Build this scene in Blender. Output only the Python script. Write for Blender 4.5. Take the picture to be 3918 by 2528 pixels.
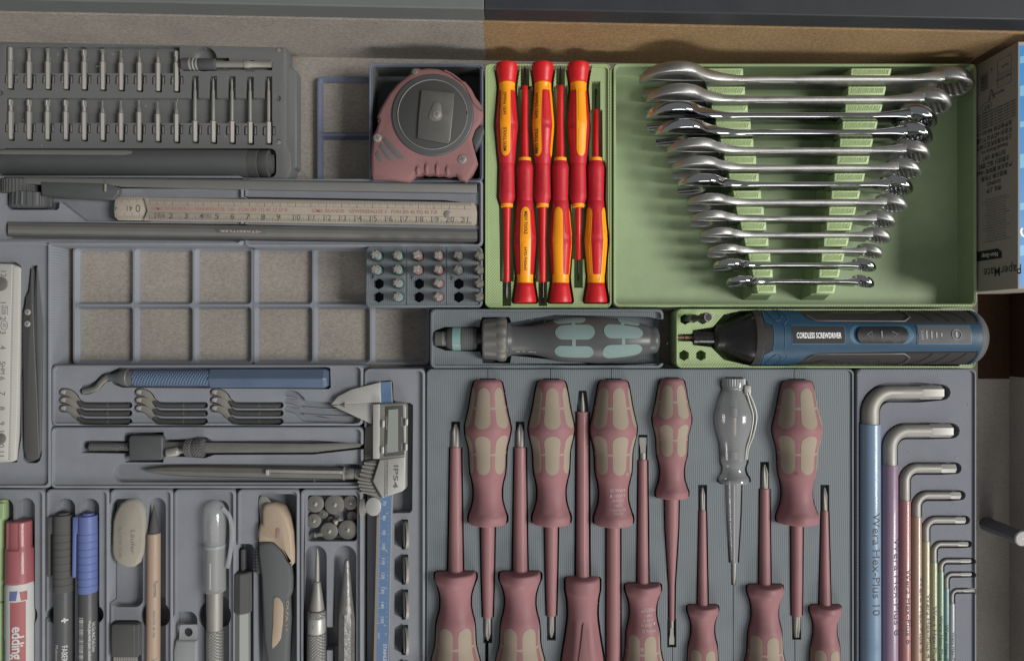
import bpy, bmesh, math, random
from mathutils import Vector, Matrix
random.seed(7)
for o in list(bpy.data.objects): bpy.data.objects.remove(o)
SC = bpy.context.scene
COL = SC.collection
MM = 0.001
D = 500.0            # camera height above the bin rims, mm
K = 0.17427          # mm of rim plane per photo pixel
CX, CY = 1959.0, 1264.0

# ---------------------------------------------------------------- camera, world, light
cam = bpy.data.objects.new('camera', bpy.data.cameras.new('camera'))
COL.objects.link(cam)
cam.location = (0, 0, D*MM)
cam.data.sensor_width = 36.0
cam.data.lens = 36.0*D/(3918*K)
cam.data.clip_start = 0.01
cam.data.clip_end = 20
SC.camera = cam
SC.render.resolution_x, SC.render.resolution_y = 1024, 660
SC.view_settings.view_transform = 'Standard'
SC.view_settings.look = 'None'
SC.view_settings.exposure = 0.0
SC.view_settings.gamma = 1.0
W_ = bpy.data.worlds.new('World'); SC.world = W_; W_.use_nodes = True
W_.node_tree.nodes['Background'].inputs[0].default_value = (0.97, 0.985, 1.0, 1)
W_.node_tree.nodes['Background'].inputs[1].default_value = 0.23
def area(name, loc, target, sx, sy, power, col):
    l = bpy.data.lights.new(name, 'AREA'); l.shape = 'RECTANGLE'
    l.size, l.size_y, l.energy, l.color = sx, sy, power, col
    o = bpy.data.objects.new(name, l); COL.objects.link(o)
    o.location = loc
    o.rotation_euler = (Vector(target)-Vector(loc)).to_track_quat('-Z', 'Y').to_euler()
    return o
area('window_light', (2.85, -0.25, 2.45), (0.0, 0, 0), 1.2, 1.3, 158, (1.0, 0.985, 0.95))
area('room_fill', (0.7, -3.0, 1.15), (0.0, 0.1, 0), 1.6, 1.2, 62, (1.0, 0.97, 0.93))  # added soft fill from the room side, lifts the back board

# ---------------------------------------------------------------- helpers
def w(u, v, z=0.0):
    f = K*(D-z)/D
    return Vector(((u-CX)*f, -(v-CY)*f, z))
class Tile:
    def __init__(s, ox, oy, f): s.ox, s.oy, s.f = ox, oy, f
    def __call__(s, u, v, z=0.0): return w(s.ox+u*s.f, s.oy+v*s.f, z)
    def k(s, z=0.0): return s.f*K*(D-z)/D
    def pl(s, pts, z=0.0): return [tuple(s(u, v, z)[:2]) for u, v in pts]
NT = Tile(0, 0, 1.0)
TA = Tile(0, 0, .5845); TB = Tile(1000, 0, .5845); TC = Tile(1850, 150, .7143); TD = Tile(2300, 150, .7143)
TE = Tile(0, 850, .5845); TF = Tile(1000, 850, .5845); TG = Tile(0, 1628, .5845); TH = Tile(1100, 1400, .7326)
TI = Tile(2200, 1400, .7326); TJ = Tile(3000, 1400, .7326); TK = Tile(2500, 1150, .594); TL = Tile(1600, 1150, .4189)
TM = Tile(3600, 100, .7146); TN = Tile(1050, 1750, .505)

def lin(c): c /= 255.0; return c/12.92 if c <= 0.04045 else ((c+0.055)/1.055)**2.4
MATS = {}
def mat(name, rgb, rough=0.5, metal=0.0, bump=0.0, bscale=400, kind='noise', vary=0.0, spec=0.5, coat=0.0, alpha=1.0, trans=0.0, vscale=60, rot=0.7):
    if name in MATS: return MATS[name]
    if name.startswith('faded') or name in ('blue_grey_print', 'slate_print', 'blue_print_b'): spec *= .55; rough = min(1, rough+.1)
    m = bpy.data.materials.new(name); m.use_nodes = True
    nt = m.node_tree; N, L = nt.nodes, nt.links
    b = N['Principled BSDF']
    col = (lin(rgb[0]), lin(rgb[1]), lin(rgb[2]), 1)
    b.inputs['Base Color'].default_value = col
    b.inputs['Roughness'].default_value = rough
    b.inputs['Metallic'].default_value = metal
    b.inputs['Specular IOR Level'].default_value = spec
    b.inputs['Coat Weight'].default_value = coat
    b.inputs['Alpha'].default_value = alpha
    b.inputs['Transmission Weight'].default_value = trans
    tc = N.new('ShaderNodeTexCoord')
    gp = N.new('ShaderNodeNewGeometry')
    if vary:
        n = N.new('ShaderNodeTexNoise'); n.inputs['Scale'].default_value = vscale; n.inputs['Detail'].default_value = 6
        n.inputs['Roughness'].default_value = 0.65
        L.new(gp.outputs['Position'], n.inputs['Vector'])
        r = N.new('ShaderNodeMapRange'); r.inputs[1].default_value = 0.3; r.inputs[2].default_value = 0.7
        r.inputs[3].default_value = 1-vary; r.inputs[4].default_value = 1+vary
        L.new(n.outputs['Fac'], r.inputs[0])
        mx = N.new('ShaderNodeVectorMath'); mx.operation = 'SCALE'; mx.inputs[0].default_value = col[:3]
        L.new(r.outputs[0], mx.inputs['Scale']); L.new(mx.outputs[0], b.inputs['Base Color'])
        r2 = N.new('ShaderNodeMapRange'); r2.inputs[1].default_value = 0.3; r2.inputs[2].default_value = 0.7
        r2.inputs[3].default_value = max(0.02, rough-0.08); r2.inputs[4].default_value = min(1, rough+0.1)
        L.new(n.outputs['Fac'], r2.inputs[0]); L.new(r2.outputs[0], b.inputs['Roughness'])
    if bump:
        if kind in ('print', 'knurl'):
            mp = N.new('ShaderNodeMapping'); mp.inputs['Rotation'].default_value = (0, 0, rot)
            L.new(gp.outputs['Position'], mp.inputs[0])
            t = N.new('ShaderNodeTexWave'); t.inputs['Scale'].default_value = bscale; t.inputs['Distortion'].default_value = 1.2 if kind == 'print' else 0
            t.inputs['Detail Scale'].default_value = 1.0
            L.new(mp.outputs[0], t.inputs['Vector'])
            t2 = N.new('ShaderNodeTexNoise' if kind == 'print' else 'ShaderNodeTexWave')
            t2.inputs['Scale'].default_value = 110 if kind == 'print' else bscale
            if kind == 'knurl':
                mp2 = N.new('ShaderNodeMapping'); mp2.inputs['Rotation'].default_value = (0, 0, rot+math.pi/2)
                L.new(gp.outputs['Position'], mp2.inputs[0]); L.new(mp2.outputs[0], t2.inputs['Vector'])
            else:
                t2.inputs['Detail'].default_value = 5
                L.new(gp.outputs['Position'], t2.inputs['Vector'])
            ad = N.new('ShaderNodeMath'); ad.operation = 'MULTIPLY'
            L.new(t.outputs['Fac'], ad.inputs[0]); L.new(t2.outputs['Fac'], ad.inputs[1]); src = ad.outputs[0]
        else:
            t = N.new('ShaderNodeTexNoise'); t.inputs['Scale'].default_value = bscale; t.inputs['Detail'].default_value = 4
            L.new(gp.outputs['Position'], t.inputs['Vector']); src = t.outputs['Fac']
        bp = N.new('ShaderNodeBump'); bp.inputs['Strength'].default_value = bump; bp.inputs['Distance'].default_value = 0.0006
        L.new(src, bp.inputs['Height']); L.new(bp.outputs[0], b.inputs['Normal'])
    MATS[name] = m
    return m
def board(name, rgb, dark, light, amt=0.6):
    """pressed fibre board: fine speckle and short fibres"""
    m = mat(name, rgb, 0.8, bump=0.35, bscale=900, spec=0.2)
    nt = m.node_tree; N, L = nt.nodes, nt.links; b = N['Principled BSDF']
    gp = N.new('ShaderNodeNewGeometry')
    n1 = N.new('ShaderNodeTexNoise'); n1.inputs['Scale'].default_value = 480; n1.inputs['Detail'].default_value = 8; n1.inputs['Roughness'].default_value = 0.75
    mp = N.new('ShaderNodeMapping'); mp.inputs['Scale'].default_value = (1, 2.2, 1); mp.inputs['Rotation'].default_value = (0, 0, 0.4)
    L.new(gp.outputs['Position'], mp.inputs[0]); L.new(mp.outputs[0], n1.inputs['Vector'])
    cr = N.new('ShaderNodeValToRGB'); e = cr.color_ramp.elements
    e[0].position = 0.36; e[0].color = [lin(c) for c in dark]+[1]
    e[1].position = 0.66; e[1].color = [lin(c) for c in light]+[1]
    x = cr.color_ramp.elements.new(0.48); x.color = [lin(c) for c in rgb]+[1]
    L.new(n1.outputs['Fac'], cr.inputs[0])
    n2 = N.new('ShaderNodeTexNoise'); n2.inputs['Scale'].default_value = 25; n2.inputs['Detail'].default_value = 3
    L.new(gp.outputs['Position'], n2.inputs['Vector'])
    r = N.new('ShaderNodeMapRange'); r.inputs[1].default_value = .3; r.inputs[2].default_value = .7; r.inputs[3].default_value = .9; r.inputs[4].default_value = 1.08
    L.new(n2.outputs['Fac'], r.inputs[0])
    mx = N.new('ShaderNodeVectorMath'); mx.operation = 'SCALE'
    L.new(cr.outputs[0], mx.inputs[0]); L.new(r.outputs[0], mx.inputs['Scale']); L.new(mx.outputs[0], b.inputs['Base Color'])
    return m

def smoothprof(p, n=4):
    """Catmull-Rom through (t, r) points"""
    out = []
    for i in range(len(p)-1):
        a, b_, c, d = p[max(i-1, 0)], p[i], p[i+1], p[min(i+2, len(p)-1)]
        for j in range(n):
            s = j/n; t = b_[0]+(c[0]-b_[0])*s
            m1 = (c[1]-a[1])/max(c[0]-a[0], 1e-6)*(c[0]-b_[0]); m2 = (d[1]-b_[1])/max(d[0]-b_[0], 1e-6)*(c[0]-b_[0])
            lim = 2.5*abs(c[1]-b_[1])+0.01
            m1 = max(-lim, min(lim, m1)); m2 = max(-lim, min(lim, m2))
            r = (2*s**3-3*s*s+1)*b_[1]+(s**3-2*s*s+s)*m1+(-2*s**3+3*s*s)*c[1]+(s**3-s*s)*m2
            out.append((t, r))
    out.append(p[-1])
    return out
def smoothpath(p, n=5):
    p = [Vector(q) for q in p]; out = []
    for i in range(len(p)-1):
        a, b_, c, d = p[max(i-1, 0)], p[i], p[i+1], p[min(i+2, len(p)-1)]
        for j in range(n):
            s = j/n
            out.append(0.5*((2*b_)+(c-a)*s+(2*a-5*b_+4*c-d)*s*s+(3*b_-a-3*c+d)*s**3))
    out.append(p[-1]); return out
def rrect(x0, y0, x1, y1, r, n=5):
    if x0 > x1: x0, x1 = x1, x0
    if y0 > y1: y0, y1 = y1, y0
    r = min(r, (x1-x0)/2-1e-4, (y1-y0)/2-1e-4); out = []
    for cx, cy, a0 in ((x1-r, y1-r, 0), (x0+r, y1-r, 90), (x0+r, y0+r, 180), (x1-r, y0+r, 270)):
        for i in range(n+1):
            a = math.radians(a0+90*i/n); out.append((cx+r*math.cos(a), cy+r*math.sin(a)))
    return out
def trr(T, u0, v0, u1, v1, r, z=0, n=5):
    a, b_ = T(u0, v0, z), T(u1, v1, z); return rrect(a.x, a.y, b_.x, b_.y, r, n)
def circ(c, r, n=24, a0=0): return [(c[0]+r*math.cos(a0+2*math.pi*i/n), c[1]+r*math.sin(a0+2*math.pi*i/n)) for i in range(n)]
def ccw(p):
    s = sum(p[i][0]*p[(i+1) % len(p)][1]-p[(i+1) % len(p)][0]*p[i][1] for i in range(len(p)))
    return list(p) if s > 0 else list(reversed(p))
def offset(p, d):
    p = ccw(p); n = len(p); out = []
    for i in range(n):
        a, b_, c = Vector(p[i-1]), Vector(p[i]), Vector(p[(i+1) % n])
        e1, e2 = (b_-a), (c-b_)
        if e1.length < 1e-7: e1 = e2
        if e2.length < 1e-7: e2 = e1
        n1 = Vector((e1.y, -e1.x)).normalized(); n2 = Vector((e2.y, -e2.x)).normalized()
        m = n1+n2
        if m.length < 1e-4: m = n1
        m.normalize(); q = max(0.4, m.dot(n1))
        out.append(tuple(b_+m*(d/q)))
    return out
class M:
    """mesh collector, coordinates in mm"""
    def __init__(s): s.v = []; s.f = []; s.m = []
    def add(s, vs, fs, mi=0):
        b_ = len(s.v); s.v += [tuple(x) for x in vs]
        for f in fs: s.f.append(tuple(i+b_ for i in f)); s.m.append(mi)
        return s
    def prism(s, poly, z0, z1, ch=0.0, mi=0, cb=0.0):
        poly = ccw(poly); n = len(poly); rings = []
        if cb: rings.append((offset(poly, -cb), z0)); rings.append((poly, z0+cb))
        else: rings.append((poly, z0))
        if ch: rings.append((poly, z1-ch)); rings.append((offset(poly, -ch*.35), z1-ch*.35)); rings.append((offset(poly, -ch), z1))
        else: rings.append((poly, z1))
        vs = []; fs = []
        for p, z in rings: vs += [(a, b_, z) for a, b_ in p]
        for k in range(len(rings)-1):
            for i in range(n):
                j = (i+1) % n; fs.append((k*n+i, k*n+j, (k+1)*n+j, (k+1)*n+i))
        fs.append(tuple(reversed(range(n)))); fs.append(tuple(range((len(rings)-1)*n, len(rings)*n)))
        return s.add(vs, fs, mi)
    def box(s, a, b_, mi=0, ch=0):
        return s.prism([(a[0], a[1]), (b_[0], a[1]), (b_[0], b_[1]), (a[0], b_[1])], min(a[2], b_[2]), max(a[2], b_[2]), ch, mi)
    def tube(s, path, rad, n=12, mi=0, cap=True, flat=1.0, up=(0, 0, 1), rot=0.0):
        path = [Vector(p) for p in path]
        if not hasattr(rad, '__len__'): rad = [rad]*len(path)
        up = Vector(up); vs = []; fs = []
        for i, p in enumerate(path):
            t = (path[min(i+1, len(path)-1)]-path[max(i-1, 0)]).normalized()
            a = t.cross(up)
            if a.length < 1e-3: a = t.cross(Vector((0, 1, 0)))
            a.normalize(); b_ = a.cross(t).normalized()
            for k in range(n):
                g = rot+2*math.pi*k/n; vs.append(p+a*(math.cos(g)*rad[i])+b_*(math.sin(g)*rad[i]*flat))
        for i in range(len(path)-1):
            for k in range(n):
                j = (k+1) % n; fs.append((i*n+k, i*n+j, (i+1)*n+j, (i+1)*n+k))
        if cap: fs.append(tuple(range(n))); fs.append(tuple(range((len(path)-1)*n, len(path)*n)))
        return s.add(vs, fs, mi)
    def grid(s, rows, mi=0):
        n = len(rows[0]); vs = [p for r in rows for p in r]
        fs = [(i*n+j, i*n+j+1, (i+1)*n+j+1, (i+1)*n+j) for i in range(len(rows)-1) for j in range(n-1)]
        return s.add(vs, fs, mi)
    def mesh(s, name, origin=(0, 0, 0), fix=True):
        me = bpy.data.meshes.new(name)
        ox, oy, oz = origin
        me.from_pydata([((x-ox)*MM, (y-oy)*MM, (z-oz)*MM) for x, y, z in s.v], [], s.f)
        for p, k in zip(me.polygons, s.m): p.material_index = k
        if fix:
            bm = bmesh.new(); bm.from_mesh(me)
            bmesh.ops.remove_doubles(bm, verts=bm.verts, dist=1e-7)
            bmesh.ops.recalc_face_normals(bm, faces=bm.faces); bm.to_mesh(me); bm.free()
        return me
    def build(s, name, mats, parent=None, sm=35, bev=0.0, label=None, seg=2):
        org = (0, 0, 0)
        if parent is not None: org = wloc(parent)
        me = s.mesh(name, org)
        return link(name, me, mats, parent, sm, bev, label, seg)
def wloc(o):
    v = Vector((0, 0, 0))
    while o is not None: v += o.location; o = o.parent
    return v/MM
def link(name, me, mats, parent=None, sm=35, bev=0.0, label=None, seg=2):
    if not isinstance(mats, (list, tuple)): mats = [mats]
    for m_ in mats: me.materials.append(m_)
    if sm:
        me.shade_smooth(); me.set_sharp_from_angle(angle=math.radians(sm))
    o = bpy.data.objects.new(name, me); COL.objects.link(o)
    if parent is not None: o.parent = parent
    if bev:
        b_ = o.modifiers.new('bevel', 'BEVEL'); b_.width = bev*MM; b_.segments = seg; b_.limit_method = 'ANGLE'; b_.angle_limit = math.radians(40)
        b_.harden_normals = False
    if label: o['label'] = label
    return o
def thing(name, label, cat, loc=(0, 0, 0), group=None):
    o = bpy.data.objects.new(name, None); COL.objects.link(o); o.location = Vector(loc)*MM
    o.empty_display_size = 0.01
    o['label'] = label; o['category'] = cat
    if group: o['group'] = group
    return o
def tag(o, label, cat, group=None):
    o['label'] = label; o['category'] = cat
    if group: o['group'] = group
    return o
def struct(o): o['kind'] = 'structure'; return o
def carve(base, cutters, name, mats, parent=None, sm=35, bev=0.0, label=None):
    """base minus cutters (exact boolean), baked to one mesh"""
    org = wloc(parent) if parent is not None else (0, 0, 0)
    a = bpy.data.objects.new('tmp', base.mesh('tmp', org)); COL.objects.link(a)
    cc = bpy.data.collections.new('cut'); SC.collection.children.link(cc); tmp = []
    for c in cutters:
        q = bpy.data.objects.new('tmpc', c.mesh('tmpc', org)); cc.objects.link(q); tmp.append(q)
    md = a.modifiers.new('b', 'BOOLEAN'); md.operation = 'DIFFERENCE'; md.operand_type = 'COLLECTION'; md.collection = cc; md.solver = 'EXACT'
    md.use_hole_tolerant = True
    dg = bpy.context.evaluated_depsgraph_get()
    me = bpy.data.meshes.new_from_object(a.evaluated_get(dg))
    for q in tmp: bpy.data.objects.remove(q)
    bpy.data.objects.remove(a); bpy.data.collections.remove(cc)
    me.name = name; me.materials.clear()
    for p in me.polygons: p.material_index = 0
    return link(name, me, mats, parent, sm, bev, label)

class Rev:
    """body of revolution lying in the tray; t and r in tile pixels; q degrees from straight up, + towards side"""
    def __init__(s, T, u, v, z, d, prof, k=None, smooth=True, ang=0.0, flat=1.0):
        s.p = T(u, v, z); s.k = k or T.k(z)
        s.a, s.s = {'down': (Vector((0, -1, 0)), Vector((1, 0, 0))), 'up': (Vector((0, 1, 0)), Vector((1, 0, 0))),
                    'right': (Vector((1, 0, 0)), Vector((0, -1, 0))), 'left': (Vector((-1, 0, 0)), Vector((0, -1, 0)))}[d]
        if ang:
            R = Matrix.Rotation(math.radians(ang), 3, 'Z'); s.a = R @ s.a; s.s = R @ s.s
        s.prof = smoothprof(prof) if smooth else list(prof); s.flat = flat
    def r(s, t):
        p = s.prof
        if t <= p[0][0]: return p[0][1]
        for i in range(len(p)-1):
            if t <= p[i+1][0]:
                dt = p[i+1][0]-p[i][0]
                return p[i][1] if dt < 1e-6 else p[i][1]+(p[i+1][1]-p[i][1])*(t-p[i][0])/dt
        return p[-1][1]
    def pt(s, t, q, off=0.0, r=None):
        r = (s.r(t) if r is None else r)*s.k+off
        q = math.radians(q)
        return s.p+s.a*(t*s.k)+s.s*(r*math.sin(q))+Vector((0, 0, 1))*(r*math.cos(q)*s.flat)
    def skin(s, m, t0=None, t1=None, n=32, mi=0, sec=None, prof=None):
        pr = prof or [(t, r) for t, r in s.prof if (t0 is None or t > t0) and (t1 is None or t < t1)]
        if prof is None:
            if t0 is not None: pr = [(t0, s.r(t0))]+pr
            if t1 is not None: pr = pr+[(t1, s.r(t1))]
        vs = []; fs = []
        for t, r in pr:
            for i in range(n):
                q = 360*i/n; f = sec(q, t) if sec else 1.0
                vs.append(s.pt(t, q, 0, r*f))
        for k in range(len(pr)-1):
            for i in range(n):
                j = (i+1) % n; fs.append((k*n+i, k*n+j, (k+1)*n+j, (k+1)*n+i))
        fs.append(tuple(range(n))); fs.append(tuple(range((len(pr)-1)*n, len(pr)*n)))
        m.add(vs, fs, mi); return m
    def patch(s, m, rows, off=0.35, n=10, mi=0, sink=0.25):
        """rows: (t, qL, qR) in degrees"""
        R = []
        def line(t, a, b_, o1, o0):
            L = [s.pt(t, a, o0)]+[s.pt(t, a+(b_-a)*i/n, o1) for i in range(n+1)]+[s.pt(t, b_, o0)]
            return L
        R.append(line(*rows[0], -sink, -sink))
        for x in rows: R.append(line(*x, off, -sink))
        R.append(line(*rows[-1], -sink, -sink))
        return m.grid(R, mi)
    def stad(s, t0, t1, qc, hw, rt=None, n=16, taper=0.0):
        rt = rt or (s.r((t0+t1)/2)*math.radians(hw)); rt = min(rt, (t1-t0)/2)
        out = []
        ts = [t0+rt*(1-math.cos(math.pi/2*i/6)) for i in range(7)]+[t0+rt+(t1-t0-2*rt)*i/n for i in range(1, n)]+[t1-rt*(1-math.cos(math.pi/2*(6-i)/6)) for i in range(7)]
        for t in ts:
            d = min(t-t0, t1-t); h = hw*(1+taper*((t-t0)/(t1-t0)-.5))
            if d < rt: h *= math.sqrt(max(0.0004, 1-((rt-d)/rt)**2))
            out.append((t, qc-h, qc+h))
        return out
    def sil(s, margin, t0=None, t1=None, ext=0.0):
        t0 = s.prof[0][0] if t0 is None else t0; t1 = s.prof[-1][0] if t1 is None else t1
        ts = [t0-ext]+[t for t, r in s.prof if t0 < t < t1]+[t1+ext]
        L, Rr = [], []; last = None
        for t in ts:
            if last is not None and t-last < 4: continue
            last = t
            tt = min(max(t, s.prof[0][0]), s.prof[-1][0])
            r = s.r(min(max(tt, t0), t1))*s.k+margin; c = s.p+s.a*(t*s.k)
            L.append(tuple((c+s.s*r)[:2])); Rr.append(tuple((c-s.s*r)[:2]))
        return L+Rr[::-1]
FC = {}
def glyphs(txt, size, bold=0.0, align='CENTER', sx=1.0, space=1.0):
    key = (txt, bold, align, space)
    if key not in FC:
        c = bpy.data.curves.new('t', 'FONT'); c.body = txt; c.size = 1.0; c.offset = bold; c.align_x = align; c.align_y = 'CENTER'
        c.resolution_u = 2; c.space_character = space
        o = bpy.data.objects.new('t', c); COL.objects.link(o)
        dg = bpy.context.evaluated_depsgraph_get(); me = bpy.data.meshes.new_from_object(o.evaluated_get(dg))
        bm = bmesh.new(); bm.from_mesh(me); bmesh.ops.triangulate(bm, faces=bm.faces)
        if len(txt) < 24:
            for _ in range(3):
                es = [e for e in bm.edges if e.calc_length() > .16]
                if not es: break
                bmesh.ops.subdivide_edges(bm, edges=es, cuts=1); bmesh.ops.triangulate(bm, faces=[f for f in bm.faces if len(f.verts) > 3])
        bm.verts.index_update()
        FC[key] = ([tuple(v.co) for v in bm.verts], [tuple(v.index for v in f.verts) for f in bm.faces]); bm.free()
        bpy.data.objects.remove(o); bpy.data.curves.remove(c)
    vs, fs = FC[key]
    return [(x*size*sx, y*size) for x, y, z in vs], fs
def print_flat(m, txt, org, xd, yd, size, bold=0.0, align='CENTER', sx=1.0, space=1.0):
    vs, fs = glyphs(txt, size, bold, align, sx, space); xd, yd, org = Vector(xd), Vector(yd), Vector(org)
    m.add([org+xd*x+yd*y for x, y in vs], fs); return m
def print_rev(m, R, txt, t, lat, size, bold=0.0, sx=1.0, off=0.12, along=1, space=1.0, align='CENTER', across=False, flip=1):
    """text printed on a revolved surface. along=+1: reads in +t. lat and size in tile px"""
    vs, fs = glyphs(txt, size, bold, align, sx, space); out = []
    for x, y in vs:
        if across: tt = t+y*along*-1; la = lat+x*flip
        else: tt = t+x*along; la = lat-y*along*flip
        r = R.r(tt); la = max(-r*.98, min(r*.98, la)); q = math.degrees(math.asin(la/max(r, .01)))
        out.append(R.pt(tt, q, off))
    m.add(out, fs); return m
ORD = ['first', 'second', 'third', 'fourth', 'fifth', 'sixth', 'seventh', 'eighth', 'ninth', 'tenth', 'eleventh', 'twelfth', 'thirteenth']
# ---------------------------------------------------------------- materials
m_bin = mat('blue_grey_print', (119, 122, 128), .55, bump=.5, bscale=260, kind='print', vary=.07, spec=.35)
m_binL = mat('blue_grey_print_light', (124, 128, 135), .5, bump=.35, bscale=260, kind='print', vary=.03, spec=.35, rot=-.7)
m_tray = mat('slate_print', (101, 107, 111), .5, bump=.35, bscale=240, kind='print', vary=.07, spec=.4, rot=.02)
m_plate = mat('blue_plate', (90, 97, 116), .6, bump=.2, bscale=260, kind='print', vary=.05)
m_green = mat('green_print', (143, 162, 116), .5, bump=.55, bscale=230, kind='print', vary=.04, spec=.4)
m_greenT = mat('green_tray', (141, 158, 123), .55, bump=.3, bscale=230, kind='print', vary=.07, spec=.35)
m_rail = mat('green_rail', (168, 188, 138), .5, bump=.3, bscale=160, kind='print', vary=.04, rot=.9)
m_mdfL = board('fibreboard_veiled', (137, 131, 124), (120, 115, 108), (152, 147, 140))  # same fibreboard as the tan one, flat grey veil mixed in
m_mdfR = board('fibreboard_tan', (136, 112, 80), (120, 98, 70), (154, 130, 97))
m_woodR = board('dark_brown_board', (50, 30, 17), (40, 24, 14), (60, 38, 23))
m_floorR = board('brown_board_veiled', (140, 134, 127), (130, 124, 118), (150, 144, 137))  # the brown board with grey veil mixed in, lightened against the shade there
m_cabL = mat('cabinet_veiled', (96, 99, 98), .6, vary=.03, spec=.3)  # same cabinet as the black one, grey veil mixed in
m_cabR = mat('cabinet_black', (44, 46, 50), .55, vary=.05, spec=.3)
m_case = mat('case_grey', (94, 95, 95), .5, bump=.08, bscale=900, vary=.02, spec=.35)
m_blk = mat('faded_black', (74, 74, 74), .6, vary=.05, spec=.2)  # faded names: a flat grey veil is mixed into the true colour
m_blkg = mat('faded_black_gloss', (72, 73, 74), .28, vary=.03, spec=.5)
m_blk2 = mat('faded_charcoal', (84, 86, 87), .65, vary=.04, spec=.2)
m_stl = mat('faded_steel', (136, 134, 129), .42, metal=.45, vary=.06)
m_stld = mat('faded_steel_dark', (108, 106, 102), .45, metal=.4, vary=.08)
m_stlb = mat('faded_steel_bright', (162, 161, 157), .38, metal=.4, vary=.04)
m_knurl = mat('knurled_steel', (126, 125, 122), .4, metal=.45, bump=1.0, bscale=215, kind='knurl', rot=.785)
m_knurlb = mat('knurled_black', (88, 87, 86), .45, metal=.2, bump=1.0, bscale=215, kind='knurl', rot=.785)
m_pink = mat('faded_red_plastic', (130, 92, 95), .45, bump=.1, bscale=900, vary=.03, spec=.4)
m_pinkT = mat('faded_red_sleeve', (133, 96, 98), .35, vary=.03, spec=.45)
m_pinkM = mat('faded_red_matt', (124, 91, 91), .65, bump=.3, bscale=700, vary=.04, spec=.3)
m_cream = mat('faded_cream_grip', (137, 126, 112), .65, bump=.15, bscale=900, vary=.03, spec=.25)
m_teal = mat('faded_teal', (110, 128, 125), .55, vary=.03, spec=.3)
m_tealr = mat('faded_teal_ring', (106, 138, 134), .45, vary=.04)
m_pinkr = mat('faded_red_ring', (140, 97, 96), .45, vary=.04)
m_clear = mat('clear_plastic', (168, 170, 172), .12, spec=.7, alpha=.42, coat=.3)
m_clear2 = mat('frosted_plastic', (152, 156, 156), .35, spec=.5, alpha=.62)
m_white = mat('faded_white', (172, 172, 170), .5, vary=.03)
m_ink = mat('faded_ink', (86, 86, 86), .7)
m_inkr = mat('faded_red_ink', (150, 108, 105), .7)
m_inkw = mat('faded_white_ink', (172, 172, 170), .7)
m_inkp = mat('faded_pale_ink', (166, 148, 148), .7)
m_wood = mat('faded_rule_wood', (147, 139, 127), .55, bump=.1, bscale=500, vary=.05, vscale=200)
m_rulew = mat('faded_rule_white', (163, 162, 156), .5, vary=.03)
m_alu = mat('faded_aluminium', (108, 108, 106), .45, metal=.3, vary=.03)
m_blue = mat('faded_blue', (82, 96, 116), .35, metal=.3, vary=.04)
m_bluek = mat('faded_blue_knurl', (88, 104, 128), .35, metal=.3, bump=1.0, bscale=180, kind='knurl', rot=.5)
m_orange = mat('faded_orange', (147, 128, 112), .4, vary=.02)
m_orange2 = mat('faded_peach', (150, 134, 117), .45, vary=.02)
m_erase = mat('faded_eraser', (134, 130, 120), .8, bump=.2, bscale=300, vary=.07)
m_lime = mat('faded_lime', (132, 150, 112), .45, vary=.02)
m_redcap = mat('faded_crimson', (134, 78, 82), .35, vary=.02, coat=.2)
m_bluecap = mat('faded_ultramarine', (84, 96, 142), .4, vary=.02)
m_scaleb = mat('faded_scale_blue', (92, 116, 148), .3, metal=.2, vary=.02)
# the corner whose colours carry no grey veil
m_red = mat('red_plastic', (186, 20, 28), .4, bump=.12, bscale=900, vary=.03, spec=.45)
m_redd = mat('deep_red_rubber', (176, 24, 38), .5, bump=.2, bscale=900, vary=.04, spec=.4)
m_yel = mat('yellow_plastic', (232, 148, 12), .4, bump=.1, bscale=900, vary=.02, spec=.45)
m_ink2 = mat('black_ink', (24, 18, 14), .6)
m_redink = mat('embossed_red', (150, 16, 28), .5)
m_tipb = mat('blackened_steel', (36, 32, 32), .3, metal=.6, vary=.05)
m_satin = mat('satin_chrome', (168, 168, 166), .42, metal=1.0, bump=.12, bscale=1500, vary=.05)
m_chrome = mat('polished_chrome', (176, 177, 180), .08, metal=1.0, vary=.02)
m_stamp = mat('stamped_dark', (58, 58, 56), .5, metal=.6)
m_dblue = mat('tool_blue', (16, 54, 77), .5, bump=.15, bscale=1100, vary=.05, spec=.4)
m_dbluel = mat('tool_blue_light', (34, 82, 108), .45, bump=.2, bscale=1100, vary=.04)
m_rub = mat('black_rubber', (44, 42, 42), .62, bump=.15, bscale=900, vary=.1, spec=.22, vscale=150)
m_rubg = mat('grey_rubber', (70, 70, 72), .65, bump=.2, bscale=900, vary=.06)
m_rubd = mat('groove_black', (16, 15, 15), .7)
m_gloss = mat('black_gloss', (17, 15, 17), .3, vary=.05, spec=.5)
m_wink = mat('white_ink', (225, 226, 226), .6)
m_gink = mat('grey_ink', (140, 142, 142), .6)
m_card = mat('shaded_white_card', (146, 140, 131), .7, vary=.03, spec=.2)  # white card darkened, shade of its side face put into the colour
m_cblue = mat('box_blue', (18, 116, 178), .45, vary=.05)
m_clight = mat('box_light_blue', (96, 160, 196), .45)
m_bitc = mat('copper_steel', (150, 122, 108), .3, metal=.9, vary=.06)

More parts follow.
